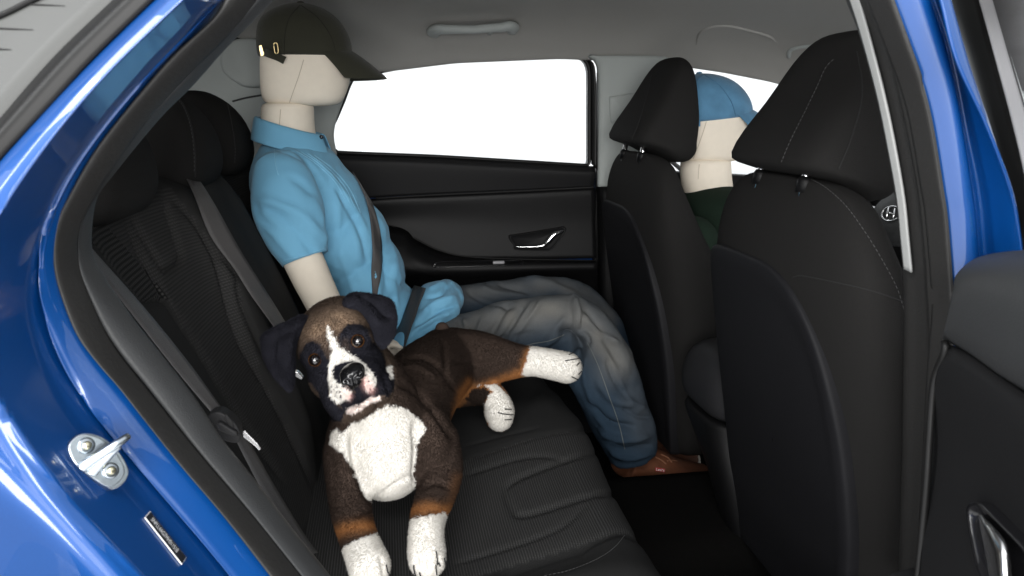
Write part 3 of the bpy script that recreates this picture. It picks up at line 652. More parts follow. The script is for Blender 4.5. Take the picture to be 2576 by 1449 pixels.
# ------------------------------------------------------------ front seats
def front_seat(yc, label, drop=0.0):
    bx = lambda z: np.interp(z, [0.2, 0.4, 0.5, 0.65, 0.8, 0.9, 0.97], [0.70, 0.665, 0.648, 0.622, 0.60, 0.598, 0.615])
    sp = []
    for z, hw, th in ((0.20, 0.19, 0.12), (0.26, 0.225, 0.15), (0.34, 0.242, 0.18), (0.45, 0.25, 0.20), (0.58, 0.255, 0.20), (0.70, 0.257, 0.185), (0.80, 0.250, 0.135), (0.865, 0.232, 0.108), (0.908, 0.216, 0.090), (0.938, 0.196, 0.076), (0.957, 0.168, 0.062), (0.969, 0.13, 0.046), (0.975, 0.085, 0.028)):
        sp.append((z, bx(z), bx(z)+th, yc-hw, yc+hw, 3.6 if z < 0.9 else 3.0))
    seat = rings('front_seat', sp, 'fabric_black', car, k=64); tag(seat, label)
    # moulded plastic shell on the back
    prof = [(1331, 836)]
    ol = np.array([(-0.175, 0.22), (-0.205, 0.40), (-0.21, 0.52), (-0.20, 0.64), (-0.165, 0.735), (-0.10, 0.805), (-0.03, 0.833), (0.03, 0.838), (0.10, 0.838), (0.17, 0.836), (0.21, 0.825), (0.228, 0.79), (0.232, 0.70), (0.232, 0.55), (0.232, 0.40), (0.222, 0.24), (0.19, 0.215), (0.0, 0.21), (-0.15, 0.213)])
    if yc > 1.5: ol = ol*np.array([1.0, 1.0])
    ol = catmull(ol, 84, True)
    def shell_loop(k, dx):
        c = np.array([0.0, 0.52]); q = c+(ol-c)*k
        w = np.clip((np.abs(q[:, 0])-0.17)/0.07, 0, 1)
        return np.column_stack([bx(q[:, 1])+dx+0.022*w**2, yc+q[:, 0], q[:, 1]])
    G = np.array([shell_loop(1.0, 0.02), shell_loop(1.0, -0.002), shell_loop(0.988, -0.005), shell_loop(0.965, -0.0058), shell_loop(0.91, -0.0056), shell_loop(0.87, -0.0035), shell_loop(0.82, -0.003), shell_loop(0.5, -0.003), shell_loop(0.01, -0.003)])
    make('seat_back_shell', G.reshape(-1, 3), grid_faces(9, 84, True), 'shell_plastic', seat, sub=1, face_cam=True)
    rings('seat_cushion', [(0.20, 0.735, 1.18, yc-0.22, yc+0.22, 4), (0.26, 0.715, 1.22, yc-0.25, yc+0.25, 4), (0.38, 0.71, 1.23, yc-0.25, yc+0.25, 4), (0.43, 0.73, 1.2, yc-0.22, yc+0.22, 3)], 'fabric_black', seat, k=48)
    box('seat_rail', (0.87, yc-0.215, 0.125), (0.50, 0.03, 0.05), 'black_plastic', seat, 0.004); box('seat_rail', (0.87, yc+0.215, 0.125), (0.50, 0.03, 0.05), 'black_plastic', seat, 0.004)
    hs = [(0.952, 0.695, 0.722, yc-0.085, yc+0.085, 2.6), (0.957, 0.678, 0.738, yc-0.120, yc+0.112, 3), (0.974, 0.660, 0.746, yc-0.138, yc+0.130, 3.6), (0.990, 0.632, 0.748, yc-0.142, yc+0.14, 4.5), (1.000, 0.590, 0.748, yc-0.142, yc+0.156, 4.6), (1.012, 0.580, 0.750, yc-0.143, yc+0.160, 4.8), (1.055, 0.604, 0.752, yc-0.140, yc+0.152, 5), (1.10, 0.634, 0.750, yc-0.132, yc+0.135, 4.0),
          (1.15, 0.660, 0.746, yc-0.120, yc+0.122, 3.4), (1.18, 0.677, 0.740, yc-0.104, yc+0.104, 3), (1.198, 0.690, 0.730, yc-0.08, yc+0.08, 2.6), (1.205, 0.70, 0.72, yc-0.05, yc+0.05, 2.2)]
    hs = [(q[0]-drop,)+q[1:] for q in hs]
    hr = rings('headrest', hs, 'fabric_black', seat, k=64)
    for dy in (-0.07, 0.07):
        tube('headrest_post', np.array([(0.615, yc+dy, 0.93), (0.619, yc+dy, 0.97), (0.628, yc+dy, 1.03)]), 0.0065, 'chrome', seat, k=14)
        tube('post_collar', np.array([(0.619, yc+dy, 0.955), (0.620, yc+dy, 0.972), (0.621, yc+dy, 0.978)]), [0.013, 0.0125, 0.009], 'black_plastic', seat, k=14)
    return seat, hr
nseat, nhr = front_seat(1.126, 'near front seat, back towards us, with stitched black cloth and plastic shell', 0.012)
fseat, fhr = front_seat(1.875, 'far front seat with chrome headrest posts in front of the jeans')
SEATSTITCH = [
 ([nhr], [(1966,408),(1990,352),(2026,280),(2056,218),(2078,170),(2106,142)], nseat), 
 ([nseat], [(2005,441),(2040,452),(2080,474),(2130,520),(2180,590),(2225,665),(2258,730),(2276,790)], nseat)]
for ob, tr, par in SEATSTITCH: stitches('stitching', ob, tr, 'thread_grey', par)
seam('headrest_seam', [nhr], [(2110,425),(2140,352),(2166,262),(2168,200),(2156,130)], 'seam_dark', nseat, r=0.001)
seam('seat_seam', [nseat], [(1996,697),(2020,694),(2080,706),(2180,728),(2255,752),(2276,760)], 'seam_dark', nseat, r=0.001)
seam('headrest_seam', [fhr], [(1590,352),(1610,300),(1628,240),(1640,190)], 'seam_dark', fseat, r=0.001)
# console between the front seats
cons = rings('console', [(0.10, 0.70, 1.2, 1.28, 1.38, 4), (0.28, 0.665, 1.2, 1.29, 1.425, 4), (0.36, 0.65, 1.2, 1.30, 1.49, 4), (0.42, 0.642, 1.2, 1.33, 1.59, 4), (0.438, 0.641, 1.2, 1.33, 1.595, 4), (0.444, 0.65, 1.2, 1.34, 1.555, 4)], 'black_plastic', car, k=48)
rings('console_lid', [(0.447, 0.652, 1.0, 1.34, 1.555, 4), (0.455, 0.640, 1.0, 1.33, 1.60, 4), (0.50, 0.636, 1.0, 1.33, 1.60, 4), (0.545, 0.641, 1.0, 1.335, 1.585, 3.8), (0.580, 0.654, 1.0, 1.345, 1.555, 3.4), (0.596, 0.68, 0.98, 1.36, 1.49, 3)], 'lid_grey', cons, k=48)

# dashboard and steering wheel glimpsed past the near seat
dash = [np.array([(x, y, z) for y in np.linspace(0.8, 2.17, 20)]) for x, z in ((1.50, 0.45), (1.46, 0.62), (1.48, 0.76), (1.54, 0.83), (1.66, 0.86), (1.9, 0.88))]
dsh = loft('dashboard', dash, 'dark_plastic', car, n=24, sub=4, solid=0.01)

# ------------------------------------------------------------ far side of the body closes the cabin
def prism(name, px, y, th, m, parent, bevel=0.0, n=None, smooth=False):
    """a plate cut to a pixel outline at depth y, th thick towards us."""
    q = catmull(px, n, True) if n else np.array(px, float)
    a = np.array([onY(p[0], p[1], y) for p in q]); b = a+np.array([0, -th, 0]); k = len(a)
    f = [tuple(range(k)), tuple(range(2*k-1, k-1, -1))]+[(i, (i+1) % k, k+(i+1) % k, k+i) for i in range(k)]
    o = make(name, np.vstack([a, b]), f, m, parent, smooth=smooth, bevel=bevel); fixn(o); return o
side = np.array([(-1.0, 2.245, 0.02), (1.6, 2.245, 0.02), (1.6, 2.245, 0.84), (0.58, 2.245, 0.90), (-0.16, 2.245, 0.955), (-0.25, 2.245, 1.06), (-1.0, 2.245, 0.95)])
make('far_body_side', np.vstack([side, side+np.array([0, 0.03, 0])]), [tuple(range(7)), tuple(range(13, 6, -1))]+[(i, (i+1) % 7, 7+(i+1) % 7, 7+i) for i in range(7)], 'blue_paint', car, smooth=False)
box('far_pillar_core', (0.72, 2.232, 0.70), (0.20, 0.03, 0.98), 'black_plastic', car, 0.004)
# roof skin over the lining
ro = [np.array([(x, y, rail(x)+(crown(x)-rail(x))*t+dz) for x in np.linspace(-0.85, 1.35, 30)]) for y, t, dz in ((2.27, 0, 0.03), (2.2, 0.2, 0.05), (1.9, 0.85, 0.05), (1.47, 1.0, 0.05), (1.0, 0.95, 0.045), (0.84, 0.78, 0.04), (0.78, 0.5, 0.04), (0.74, 0.1, 0.04))]
loft('roof_skin', ro, 'blue_paint', car, n=40, sub=4, solid=0.003)

# ------------------------------------------------------------ near middle pillar
n_ = 80
pl = [(2122,-30),(2130,0),(2165,90),(2205,240),(2232,370),(2255,500),(2265,600),(2273,677),(2277,800),(2275,966),(2271,1200),(2262,1460)]
pr = [(2172,-30),(2180,0),(2224,110),(2250,200),(2280,333),(2307,483),(2322,620),(2329,716),(2335,850),(2336,966),(2330,1200),(2316,1360),(2304,1460)]
a0, a1 = curve(pl, 0.832, n_), curve(pr, 0.785, n_)
am = a0*0.72+a1*0.28; am[:, 1] -= 0.010; am2 = a0*0.3+a1*0.7; am2[:, 1] -= 0.012; ab = a0+np.array([0.02, 0.03, 0])
pil = loft('near_pillar_trim', [ab, a0, am, am2, a1], 'seal_rubber', car, n=90, sub=4, solid=0.003); tag(pil, 'dark grey trimmed near middle pillar edge with a pale strip')
l0 = curve([(2130,-20),(2165,90),(2205,240),(2232,370),(2255,500),(2265,600),(2273,677)], 0.818, 60); l1 = curve([(2156,-20),(2185,90),(2222,240),(2250,370),(2272,500),(2283,600),(2292,686)], 0.806, 60)
loft('pale_strip', [l0, (l0+l1)/2+np.array([0, -0.002, 0]), l1], 'strip_grey', pil, n=60, sub=3, solid=0.003)
br = [(2228,-30),(2237,0),(2277,110),(2314,213),(2340,317),(2367,483),(2377,550),(2390,716),(2393,800),(2380,950),(2365,1200),(2350,1460)]
b0 = curve(pr, 0.78, n_); b1 = curve(br, 0.742, n_)
bm_ = (b0+b1)/2; bm_[:, 1] -= 0.014; q1 = b0*0.85+b1*0.15; q1[:, 1] -= 0.010; q2 = b0*0.15+b1*0.85; q2[:, 1] -= 0.011; bb = b1+np.array([0, 0.03, 0])
loft('weatherstrip', [b0, q1, bm_, q2, b1, bb], 'seal_rubber', car, n=90, sub=4, solid=0.002)
# painted pillar and its folds
ja = curve(br[:9]+[(2396,900)], 0.742, n_)
jb = curve([(2318,-30),(2328,0),(2363,110),(2393,213),(2413,317),(2438,483),(2448,560),(2456,720),(2458,900)], 0.724, n_)
jc = curve([(2338,-30),(2350,0),(2392,130),(2430,317),(2462,483),(2474,600),(2484,720),(2490,900)], 0.742, n_)
jd = curve([(2372,-30),(2384,0),(2430,160),(2480,317),(2527,483),(2545,600),(2556,720),(2560,900)], 0.702, n_)
je = jd+(jd-jc)*1.0; je[:, 1] += 0.03
jab = ja*0.75+jb*0.25; jab[:, 1] -= 0.002; jbm = ja*0.15+jb*0.85; jbm[:, 1] -= 0.006
jdm = jd*0.8+jc*0.2; jdm[:, 1] -= 0.010
mp_ = loft('middle_pillar', [ja, jb, jc, jd, je], 'blue_paint', car, n=100, sub=9, solid=0.003); tag(mp_, 'glossy blue painted middle pillar beside the open door')

# ------------------------------------------------------------ open near door
DN = np.array([-0.94, 0.342, 0.0]); DP = np.array([0.516, 0.527, 0.7])
def dcur(px, off=0.0, n=40):
    q = catmull(px, n) if np.isscalar(off) else catmull(np.column_stack([np.asarray(px, float), np.asarray(off)*1000]), n)
    return np.array([onP(p[0], p[1], DP+DN*(off if np.isscalar(off) else p[2]/1000), DN) for p in q])
pad = [dcur([(2404,760),(2408,700),(2440,668),(2500,648),(2600,640),(2700,640)], -0.07),
       dcur([(2398,735),(2405,692),(2440,657),(2495,638),(2590,628),(2700,626)], -0.045),
       dcur([(2396,745),(2404,702),(2442,672),(2500,655),(2600,650),(2700,655)], -0.012),
       dcur([(2393,745),(2408,722),(2450,712),(2510,720),(2600,755),(2700,800)], 0.008),
       dcur([(2378,820),(2390,812),(2440,830),(2510,872),(2600,925),(2700,980)], 0.010),
       dcur([(2371,850),(2385,852),(2440,886),(2510,936),(2600,990),(2700,1050)], 0.0),
       dcur([(2374,862),(2388,862),(2442,896),(2510,946),(2600,1002),(2700,1062)], -0.03)]
DD = np.array([-0.342, -0.94, 0.0])
def ext(q): return np.vstack([q, [q[-1]+DD*k+np.array([0, 0, -0.04*k]) for k in (0.1, 0.3, 0.6)]])
door = loft('rear_door', [ext(q) for q in pad], 'grey_trim', car, n=170, sub=5, solid=0.004); tag(door, 'open near rear door with grey padded top, swung towards us')
lowp = [dcur([(2388,905),(2400,885),(2450,910),(2520,965),(2600,1025),(2700,1090)], -0.035),
        dcur([(2380,885),(2392,868),(2440,890),(2510,940),(2600,1000),(2700,1060)], -0.012),
        dcur([(2372,890),(2386,885),(2436,905),(2506,955),(2600,1020),(2700,1080)], 0.002),
        dcur([(2352,960),(2370,960),(2430,990),(2500,1040),(2600,1110),(2700,1180)], 0.004),
        dcur([(2340,1100),(2360,1110),(2420,1150),(2490,1200),(2600,1290),(2700,1370)], -0.006),
        dcur([(2332,1230),(2350,1240),(2410,1280),(2480,1330),(2600,1420),(2700,1500)], -0.004),
        dcur([(2316,1400),(2340,1420),(2400,1460),(2480,1520),(2600,1600),(2700,1700)], 0.004),
        dcur([(2306,1500),(2330,1520),(2390,1570),(2470,1630),(2600,1700),(2700,1800)], 0.004)]
lowp = [ext(q) for q in lowp]; lowp.append(lowp[-1]+np.array([0, 0, -0.25])); dp = loft('door_panel', lowp, 'dark_plastic', door, n=170, sub=5, solid=0.004)
edge = [dcur([(2374,862),(2380,885),(2352,960),(2340,1100),(2332,1230),(2316,1400),(2306,1500)], -0.01, 40), dcur([(2388,862),(2396,885),(2372,960),(2364,1100),(2356,1230),(2342,1400),(2332,1500)], -0.10, 40)]
loft('door_edge', edge, 'black_rubber', door, n=40, sub=2, solid=0.003)
tube('door_edge_cover', dcur([(2376,860),(2377,885),(2350,960),(2338,1100),(2330,1230),(2314,1400),(2303,1500)], 0.003, 50), 0.004, 'black_rubber', door, k=10)  # black strip added to cover the panel rim that catches light
# pull recess and chrome lever
hb = catmull([(2446,1300),(2447,1272),(2460,1263),(2480,1268),(2530,1318),(2600,1390),(2660,1470),(2640,1540),(2520,1520),(2476,1440),(2456,1360)], 60, True)
q = np.array([onP(a, b, DP+DN*0.001, DN) for a, b in hb]); cc = q.mean(0)
lay = [q-DN*0.02, q+DN*0.002, cc+(q-cc)*0.97+DN*0.006, cc+(q-cc)*0.93+DN*0.004, cc+(q-cc)*0.88-DN*0.002, np.tile(cc-DN*0.002, (60, 1))]
bz = make('handle_bezel', np.array(lay).reshape(-1, 3), grid_faces(6, 60, True), 'gloss_black', door, face_cam=True)
hc = [dcur([(2462,1300),(2470,1350),(2480,1400),(2492,1470),(2500,1520)], 0.004), dcur([(2464,1296),(2482,1335),(2500,1385),(2512,1450),(2520,1520)], 0.020),
      dcur([(2468,1294),(2498,1325),(2530,1370),(2538,1440),(2540,1520)], 0.016), dcur([(2472,1298),(2500,1332),(2534,1376),(2545,1440),(2548,1520)], -0.004)]
loft('door_handle', hc, 'satin_metal', door, n=40, sub=5, solid=0.002)
# its window frame, pale channel and pane, leaning in above
wo = -0.10
f0 = dcur([(2392,-40),(2404,0),(2448,150),(2495,300),(2536,440),(2560,560),(2572,700)], -0.11); f1 = dcur([(2452,-40),(2466,0),(2508,150),(2545,290),(2580,430),(2605,560),(2620,700)], -0.085)
f2 = dcur([(2484,-40),(2497,0),(2540,150),(2578,280),(2612,420),(2640,560),(2660,700)], -0.095)
fm = (f0+f1)/2+DN*0.012
loft('window_frame', [f0-DN*0.02, f0, fm, f1], 'black_rubber', door, n=50, sub=4, solid=0.003)
loft('window_channel', [f1, (f1+f2)/2+DN*0.008, f2], 'silver_grey', door, n=50, sub=4, solid=0.003)
f3 = dcur([(2700,-60),(2760,0),(2800,150),(2840,280),(2880,420),(2900,560),(2900,720)], -0.10)
f3 = f2+DD*0.62+np.array([0, 0, -0.02])
loft('window_pane', [f2, f3], 'window_glass', door, n=40, sub=2, solid=0.003)
prism('door_check', [(2222,1462),(2240,1440),(2318,1418),(2330,1430),(2352,1470)], 0.70, 0.02, 'dark_plastic', car, bevel=0.003)

# ------------------------------------------------------------ striker on the painted jamb
st_px = [(167,1126),(187,1099),(210,1092),(240,1099),(267,1116),(293,1146),(310,1183),(300,1209),(277,1226),(257,1223),(217,1196),(183,1166)]
SP, SN = drape([quarter], st_px+[(240,1160),(225,1140),(260,1180)], 30, 0.0); sn = SN.mean(0); sn /= np.linalg.norm(sn); sn = sn*0.55+np.array([0, -0.45, 0]); sn /= np.linalg.norm(sn); sc_ = SP.mean(0)+sn*max(0.004, ((SP-SP.mean(0))@sn).max()+0.002)
def spt(a, b, off): return onP(a, b, sc_+sn*off, sn)
def splate(name, px, o0, o1, m, parent, bevel=0.0, n=48):
    q = catmull(px, n, True); a = np.array([spt(p[0], p[1], o0) for p in q]); b = a+sn*(o1-o0); k = len(a)
    f = [tuple(range(k)), tuple(range(2*k-1, k-1, -1))]+[(i, (i+1) % k, k+(i+1) % k, k+i) for i in range(k)]
    o = make(name, np.vstack([a, b]), f, m, parent, smooth=False, bevel=bevel); fixn(o); return o
strk = splate('striker', [(240+(a-240)*1.04-3, 1160+(b-1160)*1.04+4) for a, b in st_px], -0.012, 0.0, 'zinc', car, 0.001); tag(strk, 'bright zinc door striker with two screws')
splate('striker_plate', st_px, 0.0006, 0.0046, 'zinc', strk, 0.0012)
for (a, b) in ((217,1121), (278,1184)):
    c = spt(a, b, 0.0048); tube('washer', np.array([c-sn*0.001, c+sn*0.0008, c+sn*0.0016]), [0.0072, 0.0072, 0.0055], 'zinc', strk, k=24)
    tube('striker_screw', np.array([c+sn*0.001, c+sn*0.0026, c+sn*0.0040]), [0.0040, 0.0038, 0.0026], 'screw', strk, k=16)
def spath(px, offs, n=40):
    q = catmull(np.column_stack([np.array(px, float), np.array(offs)*1000]), n); return np.array([spt(p[0], p[1], p[2]/1000) for p in q])
P = spath([(206,1176),(222,1164),(262,1138),(292,1118),(312,1104),(320,1099)], [0.002,0.006,0.014,0.019,0.020,0.018])
tube('striker_loop', P, [0.0058,0.0048,0.0042,0.0042,0.0042,0.0034], 'zinc', strk, k=14)
P = spath([(230,1190),(244,1176),(264,1156),(280,1138),(298,1120)], [0.001,0.005,0.010,0.014,0.018], 30)
tube('striker_loop', P, [0.0055,0.0045,0.0038,0.0038,0.0038], 'zinc', strk, k=12)
# number label on the jamb
cr = [drape([quarter], [p, (p[0]+1, p[1])], 2, 0.0014)[0][0] for p in ((361,1304),(454,1422),(471,1408),(378,1293))]
ex = cr[1]-cr[0]; Lx = np.linalg.norm(ex); ex /= Lx; ey = cr[3]-cr[0]; ey -= ex*(ey@ex); Ly = np.linalg.norm(ey); ey /= Ly; ez = np.cross(ex, ey)
if ez@(C-cr[0]) < 0: ez = -ez
def lab(w0, w1, h0, h1, z0, z1):
    return np.array([cr[0]+ex*a+ey*b+ez*c for c in (z0, z1) for a, b in ((w0, h0), (w1, h0), (w1, h1), (w0, h1))])
bxf = [(0, 1, 2, 3), (7, 6, 5, 4), (0, 1, 5, 4), (1, 2, 6, 5), (2, 3, 7, 6), (3, 0, 4, 7)]
lb = make('number_label', lab(0, Lx, 0, Ly, -0.0006, 0.0004), bxf, 'white_print', car, smooth=False); tag(lb, 'small black vehicle number sticker on the blue jamb')
make('label_field', lab(Lx*0.008, Lx*0.992, Ly*0.045, Ly*0.955, 0.0, 0.0007), bxf, 'label_black', lb, smooth=False)
def text_mesh(name, body, org, ex, ey, ez, width, height, m, parent, lift=0.0009):
    cu = bpy.data.curves.new(name, 'FONT'); cu.body = body; cu.size = 1.0; to = bpy.data.objects.new(name+'_tmp', cu); scene.collection.objects.link(to)
    me = bpy.data.meshes.new_from_object(evald(to)); bpy.data.objects.remove(to)
    V = np.zeros(len(me.vertices)*3); me.vertices.foreach_get('co', V); V = V.reshape(-1, 3); V -= V.min(0)
    V[:, 0] *= width/V[:, 0].max(); V[:, 1] *= height/V[:, 1].max()
    P = np.array(org)+V[:, :1]*ex+V[:, 1:2]*ey+ez*lift
    me.vertices.foreach_set('co', P.ravel()); me.update(); me.materials.clear(); me.materials.append(MATS[m]); o = bpy.data.objects.new(name, me); link(o, parent); return o
text_mesh('label_number', '5NPLL4AG7MH011518', cr[0]+ex*Lx*0.10+ey*Ly*0.27, ex, ey, ez, Lx*0.70, Ly*0.50, 'white_print', lb)

# ------------------------------------------------------------ seat belts of the bench
bl = curve([(205,622),(228,652),(340,795),(450,935),(545,1048),(566,1075)], [0.84,0.842,0.846,0.85,0.85,0.85], 50); br_ = curve([(205,590),(232,625),(360,770),(470,905),(564,1034),(586,1060)], [0.875,0.877,0.88,0.88,0.875,0.875], 50)
sb = loft('seat_belt', [bl, br_], 'webbing', car, n=60, sub=4, solid=0.0016); tag(sb, 'grey seat belt hanging along the near edge of the bench')
l2 = curve([(586,1088),(625,1165),(660,1230),(735,1348),(770,1400)], 0.86, 40); r2 = curve([(612,1085),(650,1150),(690,1220),(762,1338),(800,1390)], 0.875, 40)
loft('lap_webbing', [l2, r2], 'webbing_dark', sb, n=40, sub=3, solid=0.0016)
bk = [(528,1040),(538,1026),(560,1020),(586,1034),(606,1058),(613,1088),(604,1098),(574,1092),(545,1078),(530,1060)]
tg = prism('buckle_tongue', bk, 0.852, 0.020, 'dark_plastic', sb, bevel=0.005, n=30)
prism('tongue_slot', [(566,1044),(572,1040),(588,1062),(590,1080),(584,1080),(570,1060)], 0.834, 0.003, 'black_plastic', sb, bevel=0.001)
prism('tongue_rest', [(546,1060),(556,1054),(598,1080),(604,1092),(590,1092),(552,1078)], 0.834, 0.008, 'dark_plastic', sb, bevel=0.003)
prism('tongue_blade', [(610,1086),(616,1082),(650,1116),(657,1128),(652,1131),(644,1122),(612,1096)], 0.842, 0.0022, 'satin_metal', sb, bevel=0.0006)
L2, _ = drape([bench], [(418,398),(426,415),(459,480),(547,640),(645,800),(705,890)], 60, 0.022); R2, _ = drape([bench], [(428,388),(437,403),(487,482),(576,640),(676,800),(736,890)], 60, 0.022)
def smooth_path(P, k=9):
    Q = P.copy()
    for _ in range(k): Q[1:-1] = (Q[:-2]+2*Q[1:-1]+Q[2:])/4
    return Q
sb2 = loft('seat_belt', [smooth_path(L2, 40), smooth_path(R2, 40)], 'webbing', car, n=60, sub=4, solid=0.0016); tag(sb2, 'grey middle seat belt lying over the bench backrest')
prism('buckle', [(738,928),(752,930),(766,945),(760,952),(744,944)], 1.30, 0.012, 'satin_metal', car, bevel=0.002)

dl = curve([(1655,386),(1685,408),(1722,440)], 2.10, 20); dr = curve([(1672,386),(1700,408),(1736,438)], 2.12, 20)
sb4 = loft('seat_belt', [dl, dr], 'webbing_dark', car, n=20, sub=2, solid=0.0016); tag(sb4, 'dark front seat belt running down beside the far window')
# ------------------------------------------------------------ steering wheel
wc = onY(2262, 548, 1.83); nrm = np.array([-0.90, -0.05, 0.42]); nrm /= np.linalg.norm(nrm); e1 = np.cross(nrm, [0, 0, 1]); e1 /= np.linalg.norm(e1); e2 = np.cross(e1, nrm)
an = np.linspace(0, 2*math.pi, 61)
sw = tube('steering_wheel', np.array([wc+e1*0.185*math.cos(t)+e2*0.185*math.sin(t) for t in an]), 0.015, 'black_plastic', car, k=12)
hub = [np.array([wc+nrm*dz+e1*r*0.095*math.cos(t)+e2*r*0.075*math.sin(t) for t in an[:-1]]) for r, dz in ((1.0, -0.02), (1.0, 0.005), (0.9, 0.02), (0.5, 0.026), (0.02, 0.027))]
make('wheel_hub', np.array(hub).reshape(-1, 3), grid_faces(5, 60, True), 'grey_trim', sw, face_cam=True)
for s in (-1, 1):
    vv, ff = box_geo((0, 0, 0), (0.10, 0.034, 0.012)); vv = wc+nrm*0.006+np.outer(vv[:, 0]+s*0.13, e1)+np.outer(vv[:, 1], e2)+np.outer(vv[:, 2], nrm)
    o = make('wheel_spoke', vv, ff, 'satin_metal', sw, smooth=False, bevel=0.004); fixn(o)
em = np.array([wc+nrm*0.029+e1*0.034*math.cos(t)+e2*0.021*math.sin(t) for t in an]); eo = tube('wheel_emblem', em, 0.0022, 'chrome', sw, k=8)
for s in (-1, 1): tube('emblem_stroke', np.array([wc+nrm*0.030+e1*(s*0.012-0.004)+e2*-0.015, wc+nrm*0.031+e1*s*0.013, wc+nrm*0.030+e1*(s*0.012+0.006)+e2*0.015]), 0.0026, 'chrome', sw, k=8)
tube('emblem_stroke', np.array([wc+nrm*0.030+e1*-0.013+e2*-0.003, wc+nrm*0.031, wc+nrm*0.030+e1*0.013+e2*0.003]), 0.0024, 'chrome', sw, k=8)

# outer skin of the open door, rear fender and the glass behind the bench, beyond the frame's edge
sk = [np.array([q+np.array([0.13, -0.02, 0]) for q in (np.array([0.665, 0.66, z]), np.array([0.60, 0.48, z]), np.array([0.45, 0.07, z]), np.array([0.37, -0.15, z]))]) for z in (0.22, 0.45, 0.65, 0.80, 0.90)]
loft('door_skin', sk, 'blue_paint', door, n=30, sub=3, solid=0.003)
fe = [np.array([(-0.345, 0.64+dy, z0), (-0.50, 0.605+dy, z1), (-0.85, 0.60+dy, z1-0.01), (-1.30, 0.66+dy, z1-0.04)]) for z0, z1, dy in ((0.34, 0.34, 0.01), (0.55, 0.55, 0.0), (0.78, 0.78, 0.005), (0.92, 0.90, 0.03), (1.0, 0.955, 0.08))]
loft('rear_fender', fe, 'blue_paint', car, n=40, sub=4, solid=0.003)
gl = [np.array([(-0.42, y, 1.28+dz), (-0.75, y, 1.15+dz), (-1.15, y, 0.98+dz)]) for y, dz in ((0.80, -0.06), (1.1, 0.0), (1.47, 0.012), (1.85, 0.0), (2.12, -0.05))]
loft('rear_window_glass', gl, 'window_glass', car, n=20, sub=4, solid=0.004)

# ============================================================ mannequins
def px_rings(name, rows, y, m, parent, e=2.3, k=40, fm=lambda u, v: (u, v), s=1.0, sub=1):
    """rings from (v, u0, u1, half depth in m) rows read off the picture."""
    sp = []
    for v, u0, u1, hw in rows:
        a, b = onY(*fm(u0, v), y), onY(*fm(u1, v), y); z = onY(*fm((u0+u1)/2, v), y)[2]
        sp.append((z, a[0], b[0], y-hw*s, y+hw*s, e))
    sp.sort(key=lambda q: q[0]); return rings(name, sp, m, parent, k=k, sub=sub)
def head_and_cap(parent, y, fm, capm, seamm, label_cap, neck_du=0, s=1.0, tilt=0.0, driver=False):
    hb_ = 32 if driver else 0
    hd = px_rings('head', [(267,712+hb_,820,.030),(264,680+hb_,846,.048),(256,664+hb_,860,.060),(240,657+hb_,869,.067),(215,655+hb_*0.7,878,.073),(180,654,884,.078),(145,654,886,.080),(105,658,880,.080),(70,668,862,.074),(42,692,835,.060),(25,728,800,.036)], y, 'linen', parent, 2.25, 44, fm, s)
    nk = px_rings('neck', [(372,668,800,.062),(350,662,796,.0645),(320,657,792,.065),(290,656,790,.065),(268,657,790,.064),(258,662,786,.060)], y, 'linen', parent, 2.0, 40, lambda a, b: fm(a+neck_du, b), s)
    seam('head_seam', [hd], [fm(764, 150), fm(752, 190), fm(738, 230), fm(728, 258)], 'linen_seam', parent, r=0.0008, n=40)
    seam('neck_seam', [nk], [fm(706+neck_du, 275), fm(704+neck_du, 300), fm(703+neck_du, 318)], 'linen_seam', parent, r=0.0008, n=20)
    cap = px_rings('cap', [(146,654,880,.080),(142,650,884,.085),(136,648,886,.088),(118,645,886,.090),(95,645,881,.089),(70,646,869,.084),(48,655,853,.074),(30,675,832,.060),(17,702,805,.042),(10,730,780,.022),(8,745,765,.010)], y, capm, parent, 2.15, 48, fm, s)
    tag(cap, label_cap)
    if tilt:
        pc = Vector(onY(*fm(765, 140), y)); M = Matrix.Translation(pc) @ Matrix.Rotation(R(tilt), 4, 'Y') @ Matrix.Translation(-pc); cap.data.transform(M)
    b0 = onY(*fm(650, 140), y); b1 = onY(*fm(886, 134), y); xc, a = (b0[0]+b1[0])/2, (b1[0]-b0[0])/2*0.99
    # brim
    G = []
    for sgn in np.linspace(-1, 1, 25):
        ph = sgn*R(68); L = 0.080*s*(1-0.50*sgn**2)**0.5; row = []
        for t in np.linspace(0, 1, 12):
            row.append((xc+a*math.cos(ph)+L*t*(1-0.12*sgn**2), y+0.088*s*math.sin(ph)*(1+0.02*t), b1[2]+0.006-L*t*0.62-0.012*sgn**2*t-0.006*abs(sgn)**2-0.012*t*t))
        G.append(row)
    G = np.array(G); brim = make('brim', G.reshape(-1, 3), grid_faces(25, 12), capm, cap, solid=0.004, sub=1)
    if tilt: brim.data.transform(M)
    c = onY(*fm(756, 7), y); bt = make('cap_button', *ball_geo(c, (0.008, 0.008, 0.004), 0, 12), capm, cap)
    if tilt: bt.data.transform(M)
    for tr in ([(754,14),(728,45),(716,90),(715,138)], [(758,14),(800,45),(832,90),(846,134)]):
        try: seam('panel_seam', [cap], [fm(*p) for p in tr], seamm, cap, r=0.0010, n=40)
        except Exception: pass
    return hd, nk, cap
man = thing('mannequin', (-0.1, 1.85, 0.43), 'seated mannequin in olive cap, light blue polo shirt and jeans, buckled in', 'mannequin')
ident = lambda u, v: (u, v)
hd, nk, cap = head_and_cap(man, 1.85, ident, 'cap_olive', 'cap_olive_seam', 'dark olive baseball cap with brass buckle strap')
